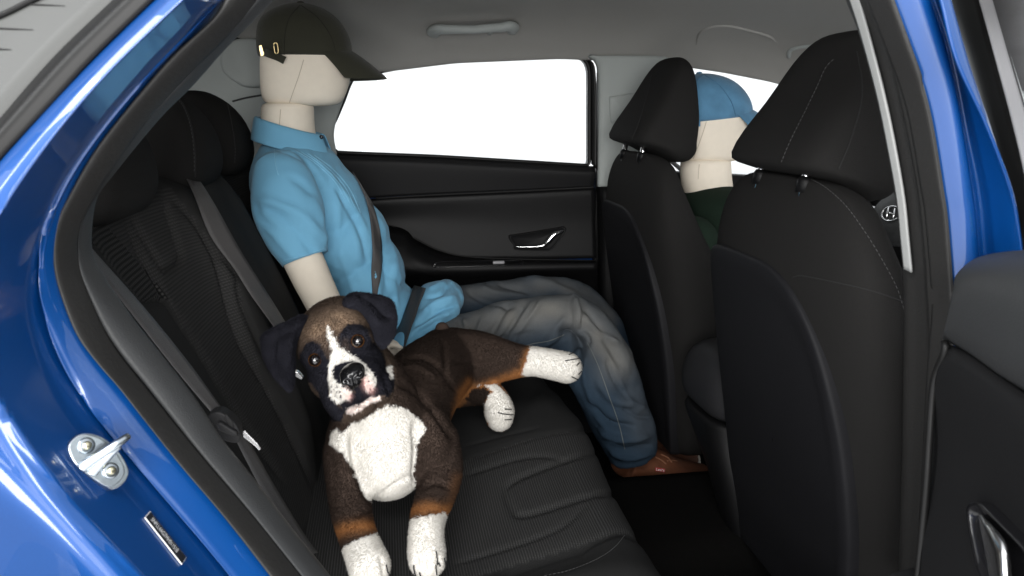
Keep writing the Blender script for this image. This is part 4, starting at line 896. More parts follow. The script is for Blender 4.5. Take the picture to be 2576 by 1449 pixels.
# strap, clasp and eyelet at the back of the olive cap
s0 = curve([(652,118),(675,124),(700,134),(720,143)], [1.83,1.775,1.765,1.762], 20); s1 = curve([(654,137),(672,144),(694,152),(712,161)], [1.83,1.775,1.765,1.762], 20)
loft('strap', [s0, s1], 'cap_olive', cap, n=20, sub=3, solid=0.002)
prism('clasp', [(651,115),(659,113),(666,136),(663,141),(656,142)], 1.785, 0.004, 'brass', cap, bevel=0.001)
lp = catmull([(689,113),(690,109),(694,108),(698,112),(700,130),(697,134),(692,133)], 30, True)
P = np.array([onY(a, b, 1.762) for a, b in np.vstack([lp, lp[:1]])]); tube('strap_loop', P, 0.0013, 'brass', cap, k=8)

# shirt
sh = [eball(752,458,1.85,122,0.165,112,14), eball(716,400,1.85,66,0.10,50,10), eball(705,440,1.70,68,0.075,62,0), eball(735,425,2.00,66,0.075,62,0), eball(800,520,1.85,128,0.158,118,20), eball(866,610,1.85,112,0.150,118,22), eball(920,700,1.85,98,0.148,112,20), eball(960,790,1.85,100,0.150,95,0)]
shirt = blob('shirt', sh, 'polo', man, voxel=0.005, smooth=14); tag(shirt, 'light blue short sleeved polo shirt')
folds(shirt, [([(700,370),(735,385),(790,420),(850,480)], 9, 0.0067), ([(690,385),(720,415),(760,450)], 9, -0.0056), ([(760,375),(830,440),(890,520),(930,600)], 7, 0.0045), ([(780,400),(860,500),(905,590),(930,680)], 8, -0.0056),
              ([(960,540),(985,620),(1000,700),(1010,740)], 9, 0.0067), ([(945,560),(965,650),(975,740)], 8, -0.0067), ([(880,560),(900,640),(905,720)], 12, 0.0045), ([(850,620),(880,700),(900,760)], 10, 0.0045),
              ([(690,440),(700,470),(720,500)], 6, -0.0045), ([(985,650),(990,720),(1000,780)], 7, 0.0067), ([(830,440),(850,510),(850,600)], 9, 0.0045), ([(930,660),(950,730),(945,800)], 8, 0.0067), ([(960,640),(985,700),(1030,730)], 7, -0.0056)])
V, Nn = getv(shirt); setv(shirt, V+Nn*((vnoise(V, 14, 3)-0.5)*0.005+(vnoise(V@np.array([[1,0,0.8],[0,1,0],[-0.3,0,0.25]]), 42, 4)-0.5)*0.0025)[:, None])
# sleeve with a crisp hem
def sleeve_rings(pts, k=36, n=26):
    P = np.array([onY(p[0], p[1], p[2]) for p in pts]); d = proj(P)[2]/F
    q = catmull(np.column_stack([P, np.array([p[3] for p in pts])*d, np.array([p[4] for p in pts])]), n)
    return q
q = sleeve_rings([(690,425,1.70,52,0.050),(712,470,1.665,78,0.066),(728,540,1.64,86,0.070),(748,600,1.63,74,0.066),(768,652,1.62,58,0.060)], n=40)
V, f = tube_geo(q[:, :3], q[:, 3:5], 44, False, ref=(0, 1, 0))
slv = make('sleeve', V, f, 'polo', shirt, solid=0.002, offset=-1); fixn(slv)
folds(slv, [([(650,520),(700,545),(760,600),(800,650)], 8, -0.0080), ([(645,500),(690,510),(760,545),(815,600)], 9, 0.0096), ([(720,440),(770,470),(815,540),(822,600)], 8, -0.0064), ([(660,560),(700,600),(745,650)], 8, 0.0064), ([(780,480),(810,540),(820,620)], 8, 0.0080), ([(640,505),(650,540),(690,580)], 6, -0.0064)])
V, Nn = getv(slv); setv(slv, V+Nn*((vnoise(V, 24, 9)-0.5)*0.006)[:, None])
seam('hem_stitch', [slv], [(712,655),(745,648),(780,638),(820,622)], 'polo_line', shirt, r=0.0006, n=40)
# shoulder seam, placket lines
seam('shoulder_seam', [shirt, slv], [(690,365),(693,410),(700,440)], 'polo_line', shirt, r=0.0009, n=30)
for k_ in range(4):
    try: seam('chest_line', [shirt], [(742+k_*16,378+k_*4),(790+k_*16,408+k_*6),(838+k_*14,452+k_*8),(868+k_*13,500+k_*12)], 'polo_line', shirt, r=0.0006, n=40)
    except Exception: pass
# bunched hem over the lap
bn = [eball(1100,765,1.80,62,0.11,56,-10), eball(1128,748,1.84,40,0.08,44,-20), eball(1066,812,1.74,70,0.08,36,-35), eball(1020,850,1.70,50,0.06,26,-35), eball(1040,790,1.84,60,0.12,60,0)]
bunch = blob('shirt_hem', bn, 'polo', shirt, voxel=0.0045, smooth=6)
folds(bunch, [([(1075,730),(1110,712),(1145,715)], 6, 0.0059), ([(1070,750),(1110,738),(1125,715),(1120,698)], 5, -0.0078), ([(1060,790),(1100,760),(1150,745)], 7, 0.0069), ([(1050,815),(1100,785),(1155,765)], 6, -0.0078), ([(1040,835),(1090,805),(1140,785)], 6, 0.0069), ([(1020,855),(1070,830),(1110,800)], 5, -0.0059), ([(1085,775),(1060,800),(1045,825)], 6, -0.0049)])
V, Nn = getv(bunch); setv(bunch, V+Nn*((vnoise(V, 30, 5)-0.5)*0.005)[:, None])
# collar, button
nx = onY(722, 330, 1.85); G = []
for th in np.linspace(-math.pi+0.0, math.pi-0.0, 61):
    c, s_ = math.cos(th), math.sin(th); row = []
    for t, (ra, rb, dz0, sl) in zip(np.linspace(0, 1, 5), ((0.068, 0.070, 0.010, -0.022), (0.075, 0.077, 0.014, -0.022), (0.079, 0.083, 0.004, -0.022), (0.083, 0.092, -0.018, -0.023), (0.088, 0.104, -0.040, -0.022))):
        row.append((nx[0]+0.006+ra*c+(0.01*t if c > 0 else 0), 1.85+rb*s_, nx[2]+dz0+sl*c+(0.012*t*max(0, c)**3)))
    G.append(row)
G = np.array(G); front = 3
G = np.concatenate([G[31+front:], G[:30-front]]) if False else np.roll(G[:-1], 30, axis=0)[front:60-front]
col = make('collar', G.reshape(-1, 3), grid_faces(len(G), 5), 'polo', shirt, solid=0.003, sub=1)
P, _ = drape([shirt, col], [(806,346),(808,346)], 2, 0.003)
if len(P): make('button', *ball_geo(P[0], (0.005, 0.003, 0.005), 0, 12), 'button_dark', shirt)
# arm and hand
arm_pts = [(738,600,1.62,50),(768,665,1.615,50),(796,725,1.60,47),(832,790,1.585,43),(890,842,1.58,38),(950,868,1.60,30),(985,878,1.62,24)]
hand = [p for p in ptube(arm_pts, 24)]
for fu, fv_, fy in ((1030,884,1.60),(1036,890,1.62),(1034,894,1.64),(1024,896,1.66)): hand += ptube([(985,880,1.62,9),(1010,884,(1.62+fy)/2,8.5),(fu,fv_,fy,7)], 8)
hand += ptube([(975,872,1.60,9),(992,868,1.575,8),(1008,874,1.565,7)], 8)
arm = blob('arm', hand, 'linen', man, voxel=0.004, smooth=4)

# jeans
lg = ptube([(1000,890,1.75,75),(1090,868,1.73,66),(1180,850,1.72,66),(1290,832,1.71,76),(1385,822,1.71,80),(1450,838,1.71,84),(1500,905,1.71,88),(1533,985,1.71,82),(1562,1060,1.71,78),(1582,1110,1.71,70),(1594,1146,1.71,62)], 28)[:2]
lg += ptube([(1030,810,2.0,62),(1110,790,2.0,58),(1200,772,2.0,58),(1300,758,2.0,58),(1390,758,2.0,60),(1455,782,2.0,66),(1515,860,2.0,66),(1555,950,2.0,62),(1600,1060,2.0,58),(1630,1120,2.0,52)], 28)[:2]
lg += [eball(985,850,1.87,95,0.165,75,0)]
jeans = blob('jeans', lg, 'jeans', man, voxel=0.005, smooth=5); tag(jeans, 'faded blue denim jeans, creased at the knees')
folds(jeans, [([(1150,800),(1180,840),(1210,870),(1260,860)], 8, -0.0158), ([(1165,800),(1172,835),(1195,850)], 6, 0.0135), ([(1280,760),(1240,830),(1200,900)], 10, -0.0112), ([(1370,750),(1310,830),(1270,890)], 9, 0.0112),
              ([(1440,745),(1448,790),(1452,830),(1475,850),(1478,880)], 7, 0.0225), ([(1400,850),(1440,830),(1460,870),(1440,920)], 14, -0.0315), ([(1300,870),(1370,860),(1420,835)], 7, 0.0112), ([(1390,905),(1430,880),(1470,880)], 9, 0.0203),
              ([(1455,790),(1500,830),(1560,870)], 9, 0.0135), ([(1470,780),(1530,860),(1570,930)], 10, -0.0112), ([(1500,950),(1540,1000),(1600,1020)], 10, 0.0112), ([(1480,1010),(1530,1060),(1600,1075)], 9, -0.0135), ([(1505,1075),(1560,1100),(1640,1095)], 8, 0.0158), ([(1515,1110),(1570,1130),(1645,1120)], 7, -0.0135), ([(1530,1130),(1580,1150),(1640,1140)], 6, 0.0112),
              ([(1200,720),(1260,740),(1330,745)], 8, 0.0090), ([(1170,730),(1230,760),(1300,770)], 8, -0.0112), ([(1250,712),(1290,725),(1340,740)], 6, -0.0090), ([(1320,700),(1400,720),(1470,760)], 9, 0.0090),
              ([(1215,795),(1195,850),(1170,900)], 6, 0.0090), ([(1320,760),(1280,830),(1240,890)], 6, -0.0090), ([(1345,750),(1300,820),(1260,880)], 7, 0.0075), ([(1425,790),(1380,850),(1330,890)], 8, 0.0090), ([(1462,900),(1475,960),(1500,1030)], 8, 0.0090), ([(1530,900),(1545,960),(1585,1000)], 7, -0.0090),
              ([(1495,1040),(1540,1080),(1590,1090)], 6, 0.0105), ([(1560,1020),(1600,1045),(1640,1050)], 6, -0.0090), ([(1525,1150),(1560,1165),(1600,1160)], 5, -0.0075), ([(1230,860),(1300,845),(1360,840)], 6, -0.0075), ([(1560,960),(1590,1010),(1625,1030)], 6, 0.0060)])
V, Nn = getv(jeans); V = V+Nn*((vnoise(V, 16, 6)-0.5)*0.012+(vnoise(V, 40, 7)-0.5)*0.0035+(vnoise(V, 90, 17)-0.5)*0.001)[:, None]; setv(jeans, V)
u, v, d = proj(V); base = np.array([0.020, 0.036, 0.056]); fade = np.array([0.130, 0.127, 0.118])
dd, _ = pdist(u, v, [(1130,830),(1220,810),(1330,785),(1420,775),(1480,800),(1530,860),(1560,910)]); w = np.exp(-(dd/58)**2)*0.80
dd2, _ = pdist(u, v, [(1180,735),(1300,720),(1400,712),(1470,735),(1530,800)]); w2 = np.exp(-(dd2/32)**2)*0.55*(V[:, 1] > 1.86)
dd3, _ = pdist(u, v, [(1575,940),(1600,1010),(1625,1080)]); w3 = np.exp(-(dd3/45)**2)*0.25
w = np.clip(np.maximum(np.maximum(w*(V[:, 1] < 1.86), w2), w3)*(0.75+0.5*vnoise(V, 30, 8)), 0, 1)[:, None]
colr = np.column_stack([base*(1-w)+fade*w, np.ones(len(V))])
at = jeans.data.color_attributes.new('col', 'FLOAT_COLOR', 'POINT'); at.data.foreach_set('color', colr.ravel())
for tr in ([(1300,878),(1340,865),(1380,858),(1420,842)], [(1478,862),(1505,920),(1530,990),(1555,1060),(1572,1130)]): seam('leg_seam', [jeans], tr, 'thread_tan', jeans, r=0.0011, n=60)
# shoes
def shoe(pts, sole_pts, y, label):
    o = blob('shoe', ptube(pts, 24), 'shoe_leather', man, voxel=0.004, smooth=5); tag(o, label)
    V, _ = getv(o); zf = 0.085; V[:, 2] = np.maximum(V[:, 2], zf); setv(o, V)
    return o
sh1 = shoe([(1575,1160,1.73,40,60),(1610,1166,1.73,42,56),(1655,1172,1.73,38,58),(1710,1188,1.73,28,62),(1780,1200,1.73,24,58)], None, 1.71, 'brown leather shoe nearer us with a small red tag')
sh2 = shoe([(1620,1110,1.93,30,50),(1660,1126,1.93,30,52),(1695,1134,1.93,26,54),(1725,1142,1.93,20,50),(1742,1146,1.93,15,40)], None, 1.99, 'brown leather shoe further away with white sole edge')
def sole(sh, m):
    V, _ = getv(sh); lo = V[V[:, 2] < V[:, 2].min()+0.012]; c = lo.mean(0); a = np.arctan2(lo[:, 1]-c[1], lo[:, 0]-c[0]); L = []
    for t in np.linspace(-math.pi, math.pi, 40, endpoint=False):
        k = np.abs((a-t+math.pi) % (2*math.pi)-math.pi) < 0.25
        r = np.linalg.norm(lo[k][:, :2]-c[:2], axis=1).max() if k.any() else 0.03
        L.append((c[0]+(r+0.004)*math.cos(t), c[1]+(r+0.004)*math.sin(t)))
    L = np.array(L); z0 = V[:, 2].min(); G = np.array([np.column_stack([L*k+c[:2]*(1-k), np.full(40, z)]) for k, z in ((0.0, z0-0.012), (1, z0-0.012), (1.0, z0+0.008), (0.98, z0+0.012), (0.8, z0+0.012))])
    return make('sole', G.reshape(-1, 3), grid_faces(5, 40, True), m, sh)
sole(sh1, 'shoe_leather'); sole(sh2, 'shoe_sole')
for tr in ([(1648,1150),(1664,1158),(1676,1168)], [(1662,1143),(1680,1152),(1690,1164)], [(1678,1160),(1690,1158),(1702,1160)]):
    try: seam('shoelace', [sh1], tr, 'shoe_thread', sh1, r=0.002, n=20)
    except Exception: pass
P, N2 = drape([sh1], [(1648,1180),(1672,1184)], 2, 0.0015)
if len(P) == 2:
    ex2 = P[1]-P[0]; Lw = np.linalg.norm(ex2); ex2 /= Lw; ez2 = N2[0]; ey2 = np.cross(ez2, ex2); ey2 /= np.linalg.norm(ey2)
    if ey2[2] < 0: ey2 = -ey2
    hh = Lw*0.36; qd = np.array([P[0]+ez2*z-ey2*hh/2+ex2*a*Lw+ey2*b*hh for z in (0, 0.001) for a, b in ((0, 0), (1, 0), (1, 1), (0, 1))])
    rt = make('shoe_tag', qd, bxf, 'red_tag', sh1, smooth=False)
    text_mesh('tag_lettering', "Levi's", P[0]-ey2*hh*0.32+ex2*Lw*0.08, ex2, ey2, ez2, Lw*0.84, hh*0.66, 'white_print', sh1, lift=0.0014)
# belt over the mannequin
def edge_belt(name, objs, le, re, m, par, off=0.006, sm=12, n=50):
    a, _ = drape(objs, le, n, off); b, _ = drape(objs, re, n, off); return loft(name, [smooth_path(catmull(a, n), sm), smooth_path(catmull(b, n), sm)], m, par, n=n, sub=4, solid=0.0016)
sb3 = edge_belt('seat_belt', [shirt], [(858,402),(895,455),(924,530),(932,600),(935,660),(937,735),(940,790)], [(866,400),(915,470),(944,550),(957,615),(956,680),(949,735),(950,790)], 'webbing', car); tag(sb3, 'grey seat belt strapped across the blue shirt')
edge_belt('lap_belt', [shirt, bunch, jeans], [(1042,703),(1020,760),(990,838),(972,890)], [(1076,733),(1054,796),(1024,856),(1004,905)], 'webbing_dark', sb3, off=0.012, sm=20)

# driver
drv = thing('mannequin', (0.85, 1.885, 0.45), 'mannequin in faded blue cap and dark green shirt, seated in front', 'mannequin')
fd_ = lambda u, v: (1778+(u-765)*0.90, 183+(v-8)*0.862)
hd2, nk2, cap2 = head_and_cap(drv, 1.885, fd_, 'cap_blue', 'cap_blue_seam', 'faded blue baseball cap worn by the front mannequin', neck_du=38, s=0.97, tilt=-6.0, driver=True)
gs = [eball(1790,520,1.885,95,0.17,60,0), eball(1760,600,1.885,90,0.19,90,0), eball(1735,600,1.72,70,0.07,60,0), eball(1800,540,2.05,60,0.07,55,0), eball(1850,680,1.885,120,0.16,120,0)]
blob('shirt', gs, 'green_knit', drv, voxel=0.007, smooth=10)
eb = [eball(1950,790,1.79,100,0.08,55,0), eball(1950,760,1.98,100,0.08,55,0)]
blob('jeans', eb, 'green_knit', drv, voxel=0.01, smooth=6)
s0 = curve([(1733,296),(1745,297),(1762,296)], [1.82,1.80,1.795], 12); s1 = curve([(1733,318),(1745,320),(1762,318)], [1.82,1.80,1.795], 12)
loft('strap', [s0, s1], 'cap_blue', cap2, n=12, sub=3, solid=0.002)
prism('clasp', [(1747,298),(1752,298),(1754,318),(1748,319)], 1.793, 0.003, 'button_dark', cap2, bevel=0.001)

# ============================================================ plush dog
dog = thing('plush_dog', (0.0, 1.15, 0.43), 'plush boxer dog lying on the bench, brown with white chest and paws', 'plush toy')
dz = []
dz += [eball(972,1120,1.17,118,0.10,128,0), eball(1088,1120,1.16,60,0.06,108,-6), eball(876,1130,1.14,56,0.06,118,4)]
dz += ptube([(975,1080,1.17,112),(935,990,1.145,100),(895,920,1.13,88)], 20)
dz += ptube([(1000,1070,1.20,120),(1050,985,1.31,104),(1095,935,1.42,92),(1140,905,1.50,80)], 22)
dz += ptube([(1120,905,1.49,80),(1200,902,1.47,70),(1262,906,1.455,54),(1312,908,1.44,40),(1345,909,1.43,36),(1390,917,1.42,37),(1426,925,1.415,38)], 20)
dz += ptube([(1145,985,1.47,40),(1190,985,1.45,34),(1230,988,1.43,32),(1250,1012,1.42,34),(1256,1036,1.412,38),(1257,1050,1.41,34)], 18)
dz += ptube([(1098,1110,1.155,56),(1112,1180,1.13,52),(1098,1240,1.09,49),(1080,1290,1.05,44),(1072,1340,1.01,43),(1073,1385,0.985,47),(1075,1408,0.97,46)], 18)
dz += ptube([(872,1140,1.125,58),(878,1220,1.10,55),(884,1285,1.07,50),(896,1335,1.035,46),(914,1385,1.00,48),(930,1425,0.975,52)], 18)
dz += [eball(848,852,1.115,103,0.074,84,-22), eball(836,815,1.12,88,0.068,60,-22), eball(872,925,1.09,98,0.066,82,-22), eball(893,952,1.05,72,0.045,56,-22), eball(848,992,1.055,38,0.036,52,-10), eball(946,968,1.055,38,0.036,50,-40), eball(905,1015,1.075,48,0.036,30,-25), eball(862,1020,1.06,36,0.034,32,0), eball(793,897,1.075,34,0.02,30,0), eball(905,852,1.065,34,0.02,30,0)]
body = blob('body', dz, 'fur_base', dog, voxel=0.0042, smooth=5)
folds(body, [([(1112,850),(1118,890),(1122,930),(1130,960)], 6, -0.006), ([(1010,905),(1060,900),(1110,930),(1150,990)], 7, -0.005), ([(1000,930),(1050,925),(1100,955)], 7, 0.004), ([(990,960),(1050,990),(1110,1060),(1140,1110)], 8, -0.008), ([(1130,910),(1200,915),(1250,908)], 5, -0.003),
             ([(935,1262),(1000,1215),(1040,1195)], 6, -0.006), ([(1042,1060),(1048,1130),(1045,1200),(1060,1230)], 9, -0.010), ([(885,1080),(890,1160),(915,1230),(940,1270)], 9, -0.010), ([(960,930),(972,960),(985,1000)], 6, -0.006), ([(833,985),(845,1010),(870,1028)], 5, -0.004),
             ([(1060,1230),(1090,1215),(1130,1225)], 7, -0.006), ([(890,1300),(930,1288),(950,1300)], 6, -0.004), ([(890,1030),(915,1015),(950,1000),(975,985)], 4, -0.006), ([(900,975),(902,1000),(898,1022)], 4, -0.005),
             ([(955,1398),(962,1430),(968,1470)], 4, -0.004), ([(925,1410),(930,1440),(935,1480)], 4, -0.004), ([(1050,1405),(1052,1430)], 4, -0.004), ([(1075,1408),(1078,1440)], 4, -0.004), ([(1098,1400),(1105,1425)], 4, -0.004)])
def hz(pts): return [(603.7+a*.2547, 704.4+b*.2547) for a, b in pts]
def cz(pts): return [(771.4+a*.3055, 1006.2+b*.3055) for a, b in pts]
def lz(pts): return [(939+a*.2547, 771.4+b*.2547) for a, b in pts]
WHITE, PINK, BLACK, BROWN, TAN, ORANGE = np.array([.68,.66,.62]), np.array([.80,.47,.43]), np.array([.015,.015,.020]), np.array([.040,.028,.0225]), np.array([.21,.145,.098]), np.array([.33,.145,.052])
HEADB = np.array([.072,.052,.040])
p_head = [(735,800),(790,755),(870,745),(945,790),(985,880),(1000,960),(985,1010),(950,1030),(900,1060),(840,1066),(805,1010),(760,950),(735,880)]
p_blackL = hz([(600,720),(650,620),(730,590),(800,650),(850,740),(890,800),(880,900),(870,950),(885,1040),(880,1130),(960,1220),(1040,1290),(1000,1400),(900,1380),(820,1250),(770,1100),(690,1000),(610,900),(590,800)])
p_blackR = hz([(1000,500),(1060,440),(1180,430),(1270,500),(1300,600),(1400,720),(1440,850),(1520,950),(1520,1080),(1450,1150),(1330,1140),(1230,1190),(1120,1260),(1060,1210),(1095,1120),(1225,1040),(1250,1100),(1345,1020),(1345,960),(1270,865),(1150,755),(1045,700),(985,640),(960,560)])
p_blackM = hz([(960,1210),(1080,1160),(1230,1100),(1330,1080),(1300,1160),(1130,1260),(1040,1290)])
p_blaze = hz([(852,430),(935,570),(975,645),(1045,700),(1150,755),(1270,865),(1345,960),(1345,1020),(1310,1075),(1245,1100),(1225,1040),(1190,1000),(1100,1075),(1095,1120),(1070,1180),(1010,1190),(970,1215),(915,1190),(888,1120),(885,1040),(868,950),(880,850),(885,760),(905,690),(870,560)])
p_nosek = hz([(920,880),(960,830),(1040,800),(1130,805),(1180,850),(1195,930),(1225,1010),(1225,1060),(1150,1090),(1100,1085),(1020,1045),(950,995),(920,940)])
p_pink1 = hz([(1190,920),(1260,960),(1290,1030),(1300,1070),(1250,1100),(1220,1040),(1190,990)]); p_pink2 = hz([(1010,1090),(1070,1060),(1095,1110),(1085,1160),(1030,1190),(1000,1160)])
p_chin = hz([(1040,1280),(1090,1240),(1180,1225),(1280,1150),(1380,1135),(1395,1180),(1300,1200),(1200,1280),(1110,1320),(1050,1310)])
p_neckw = hz([(1430,860),(1500,840),(1510,960),(1480,980)])
p_chest = cz([(385,110),(370,190),(320,250),(290,262),(250,235),(205,270),(195,360),(240,400),(310,450),(370,560),(420,680),(490,810),(560,850),(620,870),(760,820),(905,755),(875,610),(895,500),(900,370),(935,330),(985,240),(930,150),(860,110),(820,70),(740,45),(680,50),(640,-60),(500,-40),(420,60)])
p_or1 = cz([(830,990),(850,915),(880,895),(950,870),(1100,875),(1170,905),(1130,935),(1040,945),(930,970)]); p_or2 = cz([(205,1075),(330,1055),(480,1025),(520,1035),(560,1095),(430,1145),(330,1190),(270,1245),(225,1190)])
p_w1 = cz([(810,990),(930,965),(1050,945),(1145,922),(1170,1000),(1180,1250),(1200,1400),(1150,1700),(800,1700),(790,1300)]); p_w2 = cz([(255,1255),(330,1190),(440,1143),(565,1095),(680,1270),(800,1449),(800,1700),(250,1700),(200,1400)])
p_w3 = [(1338,860),(1500,860),(1500,1000),(1400,985),(1312,942),(1326,905)]; p_or3 = [(1302,855),(1342,862),(1330,905),(1316,945),(1250,975),(1175,1003),(1145,1003),(1230,955),(1300,926),(1316,895)]
p_leg = lz([(880,900),(940,800),(1060,720),(1200,730),(1320,820),(1420,1000),(1420,1300),(1150,1300),(1060,1000)]); p_w4 = lz([(1108,960),(1140,870),(1180,850),(1090,770),(1010,790),(1100,745),(1180,745),(1260,800),(1340,880),(1420,1000),(1420,1300),(1180,1260),(1090,1050)]); p_dk = lz([(890,900),(1000,805),(1100,795),(1150,840),(1110,930),(1100,1000),(980,960)])
def fur_col(P, Nn, jit=2.2, part='body'):
    u, v, d = proj(P); hj = np.where((v < 1040) & (u < 1000), 0.45, 1.0)*jit; u = u+(vnoise(P, 160, 11)-0.5)*4*hj+RNG.normal(0, 0.5, len(u))*hj; v = v+(vnoise(P, 160, 12)-0.5)*4*hj+RNG.normal(0, 0.5, len(u))*hj
    front = ((C-P)*Nn).sum(1) > -0.15
    mott = (0.88+0.24*vnoise(P, 40, 13))[:, None]
    if part == 'ear': return np.tile(BLACK*1.6, (len(P), 1))*(0.8+0.5*vnoise(P, 70, 2))[:, None]
    c = np.tile(BROWN, (len(P), 1))*mott
    near = P[:, 1] < 1.24
    hd_ = inpoly(u, v, p_head) & near
    g1 = np.exp(-(((u-858)/55)**2+((v-808)/26)**2))+0.7*np.exp(-(((u-795)/30)**2+((v-840)/26)**2)); t = np.clip(g1*(0.35+1.1*vnoise(P, 110, 21)), 0, 1)[:, None]
    c[hd_] = (HEADB*(1-t)+TAN*t)[hd_]*mott[hd_]
    def put(poly, colr, m=True, soft=0):
        k = inpoly(u, v, poly) & front & m; c[k] = colr
    def blend(poly_line, w, colr, m=True, a=1.0):
        dd, _ = pdist(u, v, poly_line); t = (np.exp(-(dd/w)**2)*a*front*m)[:, None]; c[:] = c*(1-t)+colr*t
    put(p_blackL, BLACK, near); put(p_blackR, BLACK, near); put(p_blackM, BLACK, near)
    for e in ((793,905),(900,858)): blend([e, (e[0]+1, e[1])], 34, BLACK, near, 0.85)
    blend([(868,860),(872,885),(868,905)], 10, HEADB, near, 0.5)
    put(p_blaze, WHITE, near); put(p_nosek, BLACK, near)
    blend([(912,950),(925,970),(932,978)], 10, PINK, near, 0.6); blend([(868,985),(878,996)], 8, PINK, near, 0.6)
    put(p_chest, WHITE, (P[:, 1] < 1.30) & ~hd_); put(p_chin, WHITE*0.8+PINK*0.2, near); put(p_neckw, WHITE, near)
    low = P[:, 1] < 1.2
    blend([(1040,1285),(1080,1278),(1130,1284)], 15, ORANGE, low, 0.8); blend([(840,1340),(880,1328),(940,1322)], 17, ORANGE, low, 0.8); blend([(1150,1200),(1140,1250),(1125,1285)], 14, ORANGE, low, 0.2)
    put(p_w1, WHITE, low); put(p_w2, WHITE, low)
    far = P[:, 1] > 1.3
    blend([(1345,868),(1330,905),(1316,938),(1250,962),(1170,992)], 14, ORANGE, far, 0.95); blend([(1178,960),(1160,985),(1148,1030),(1142,1075)], 11, ORANGE, P[:, 1] > 1.22, 0.9); blend([(1160,1040),(1146,1090)], 5, WHITE, P[:, 1] > 1.22, 0.8)
    put(p_w3, WHITE, far); k = inpoly(u, v, p_leg) & far & (v > 968); c[k] = ORANGE*0.8
    put(p_dk, BROWN*0.6, far & k); put(p_w4, WHITE, far & k)
    dots = [(958,1055),(935,1070),(905,1100),(985,1090),(945,1140),(1000,1140),(935,1185),(990,1170),(1250,890),(1290,900),(1240,930),(1310,960),(1320,1000),(1270,985),(1330,940),(1285,1060),(910,1040),(965,1100)]
    for q in hz(dots): k = ((u-q[0])**2+(v-q[1])**2 < 5) & near; c[k] = BLACK
    return c
def add_fur(o, n, length, part, width=0.0009, seed=1, name='fur'):
    """short pile: thin upright blades spread over the skin, coloured like the skin at their root."""
    rg = np.random.default_rng(seed); me = o.data; me.calc_loop_triangles(); T = np.zeros(len(me.loop_triangles)*3, int); me.loop_triangles.foreach_get('vertices', T); T = T.reshape(-1, 3)
    V, Nn = getv(o); a = np.linalg.norm(np.cross(V[T[:, 1]]-V[T[:, 0]], V[T[:, 2]]-V[T[:, 0]]), axis=1)
    cen = V[T].mean(1); vis = ((C-cen)*Nn[T].mean(1)).sum(1)/np.linalg.norm(C-cen, axis=1)
    a = a*np.where(vis > -0.25, 1.0, 0.25); t = rg.choice(len(T), n, p=a/a.sum()); r1 = np.sqrt(rg.random(n)); r2 = rg.random(n)
    w = np.column_stack([1-r1, r1*(1-r2), r1*r2]); P = (V[T[t]]*w[:, :, None]).sum(1); N2 = (Nn[T[t]]*w[:, :, None]).sum(1); N2 /= np.linalg.norm(N2, axis=1)[:, None]+1e-9
    col_ = fur_col(P, N2, part=part); col_ = col_*np.where(col_.mean(1) > 0.4, 0.97+0.06*rg.random(n), 0.85+0.3*rg.random(n))[:, None]
    dn = np.array([0.0, -0.25, -1.0])+rg.normal(0, 0.45, (n, 3)); T_ = dn-N2*(dn*N2).sum(1)[:, None]; T_ /= np.linalg.norm(T_, axis=1)[:, None]+1e-9
    D = T_*0.82+N2*(0.38+0.25*rg.random(n))[:, None]; D /= np.linalg.norm(D, axis=1)[:, None]
    S = np.cross(D, N2); S /= np.linalg.norm(S, axis=1)[:, None]+1e-9; L = length*(0.6+0.7*rg.random(n))[:, None]
    X = np.stack([P-S*width/2-N2*0.0006, P+S*width/2-N2*0.0006, P+D*L], 1).reshape(-1, 3)
    me2 = bpy.data.meshes.new(name); me2.vertices.add(3*n); me2.vertices.foreach_set('co', X.ravel()); me2.loops.add(3*n); me2.loops.foreach_set('vertex_index', np.arange(3*n)); me2.polygons.add(n); me2.polygons.foreach_set('loop_start', np.arange(n)*3)
    me2.polygons.foreach_set('use_smooth', np.ones(n, bool)); me2.update(); at = me2.color_attributes.new('col', 'FLOAT_COLOR', 'POINT'); at.data.foreach_set('color', np.repeat(np.column_stack([col_, np.ones(n)]), 3, axis=0).ravel())
    me2.materials.append(MATS['fur']); ob = bpy.data.objects.new(name, me2); link(ob, o if o.parent is dog else dog); ob['kind'] = 'stuff'; return ob
def skin_col(o, part):
    V, Nn = getv(o); c = fur_col(V, Nn, 1.2, part); at = o.data.color_attributes.new('col', 'FLOAT_COLOR', 'POINT'); at.data.foreach_set('color', np.column_stack([c, np.ones(len(V))]).ravel())
skin_col(body, 'body'); add_fur(body, 260000, 0.0046, 'body', width=0.0009)
# ears: folded flaps
def pillow(name, px, y, th, m, parent, n=70, yv=None):
    q = catmull(px, n, True); c0 = q.mean(0); rows = []
    yy = (lambda p: y) if yv is None else yv
    for k, t in ((0.0, -1.0), (0.5, -1.0), (0.8, -0.8), (0.95, -0.4), (1.0, 0.0), (0.95, 0.4), (0.8, 0.8), (0.5, 1.0), (0.0, 1.0)):
        rows.append([onY(*(c0+(p-c0)*max(k, 0.02)), yy(c0+(p-c0)*k)+t*th) for p in q])
    G = np.array(rows); o = make(name, G.reshape(-1, 3), grid_faces(9, n, True), m, parent); fixn(o)
    md = o.modifiers.new('skin', 'REMESH'); md.mode = 'VOXEL'; md.voxel_size = 0.003; md.use_smooth_shade = True
    md = o.modifiers.new('relax', 'SMOOTH'); md.factor = 0.5; md.iterations = 5
    me = bpy.data.meshes.new_from_object(evald(o)); o.modifiers.clear(); o.data = me; me.polygons.foreach_set('use_smooth', [True]*len(me.polygons)); return o
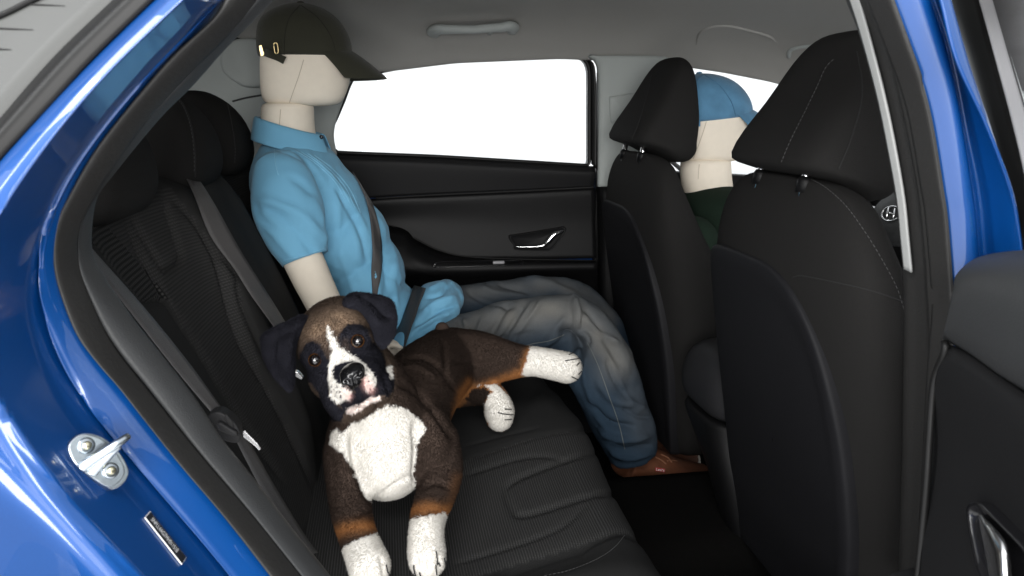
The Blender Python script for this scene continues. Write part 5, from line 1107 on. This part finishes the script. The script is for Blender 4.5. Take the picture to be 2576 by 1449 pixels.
e1 = pillow('ear', [(655,850),(668,834),(715,810),(765,790),(776,800),(762,822),(748,856),(741,890),(742,930),(738,975),(728,988),(710,972),(684,942),(664,900)], 1.07, 0.008, 'fur_base', dog, yv=lambda p: 1.06+0.04*np.clip((p[0]-690)/90, 0, 1)-0.02*np.clip((p[1]-850)/140, 0, 1))
folds(e1, [([(764,796),(735,825),(722,870),(720,920)], 7, 0.008), ([(745,820),(705,850),(700,880),(696,915)], 5, -0.005)])
e2 = pillow('ear', [(862,766),(872,744),(890,735),(930,738),(980,750),(996,775),(999,810),(992,845),(975,870),(962,878),(948,862),(938,830),(922,800),(902,776),(882,770)], 1.07, 0.008, 'fur_base', dog, yv=lambda p: 1.09-0.03*np.clip((p[1]-760)/100, 0, 1))
folds(e2, [([(866,764),(890,750),(920,770),(945,800),(962,812)], 6, 0.009), ([(905,745),(940,765),(965,790),(985,800)], 6, -0.006)])
for e in (e1, e2): skin_col(e, 'ear'); add_fur(e, 30000, 0.0045, 'ear', width=0.0009, seed=7)
# eyes, nose, toe lines
def at_px(a, b, off=0.0):
    P, Nn = drape([body], [(a, b), (a+0.5, b)], 2, off); return P[0], Nn[0]
for (a, b) in ((793,905),(900,858)):
    p, nn = at_px(a, b); vd = (C-p)/np.linalg.norm(C-p); dirv = nn*0.2+vd*0.8; dirv /= np.linalg.norm(dirv)
    ey = make('eye', *ball_geo(p+dirv*0.001, (0.0098,)*3, 0, 24), 'eye_amber', dog); make('pupil', *ball_geo(p+dirv*0.0030, (0.0088,)*3, 0, 24), 'eye_pupil', ey)
    ring_c = p+dirv*0.0035; s1_ = np.cross(dirv, [0, 0, 1.0]); s1_ /= np.linalg.norm(s1_); s2_ = np.cross(s1_, dirv)
np_, nn = at_px(885, 945); ny = np_[1]-0.004
nz = [eball(886,938,ny,34,0.020,24,-24), eball(890,952,ny,26,0.018,22,-24), eball(870,955,ny-0.006,14,0.014,14,0), eball(905,940,ny-0.006,14,0.014,14,0), eball(886,966,ny+0.002,14,0.014,14,-24)]
nose = blob('nose', nz, 'nose_gloss', dog, voxel=0.0018, smooth=4)
folds(nose, [([(866,958),(872,962),(878,958)], 4.5, -0.006), ([(900,944),(906,940),(907,934)], 4.5, -0.006), ([(888,950),(892,965),(895,975)], 2.2, -0.004), ([(878,946),(888,950),(898,940)], 3, -0.003)])
INK = [[(1430,896),(1446,890)], [(1421,910),(1455,904)], [(1448,920),(1455,913)], [(1436,945),(1452,952)], [(1452,940),(1458,933)], [(1268,1030),(1283,1031)], [(1253,1038),(1268,1041),(1287,1043)], [(1268,1054),(1283,1053)],
       [(1094,1390),(1097,1410),(1102,1425)], [(1112,1404),(1114,1418)], [(1092,1420),(1096,1440)], [(1044,1420),(1050,1445)], [(1058,1436),(1062,1449)], [(968,1420),(972,1440),(976,1455)], [(984,1438),(986,1455)]]
for tr in INK:
    try:
        P, Nn = drape([body], tr, 14, 0.0042); tube('toe_line', P, 0.0010, 'ink', dog, k=6)
    except Exception: pass
tl = make('tail', *ball_geo(onY(1112, 826, 1.50), (0.014, 0.012, 0.013), 0, 20), 'fur_base', dog); skin_col(tl, 'body')
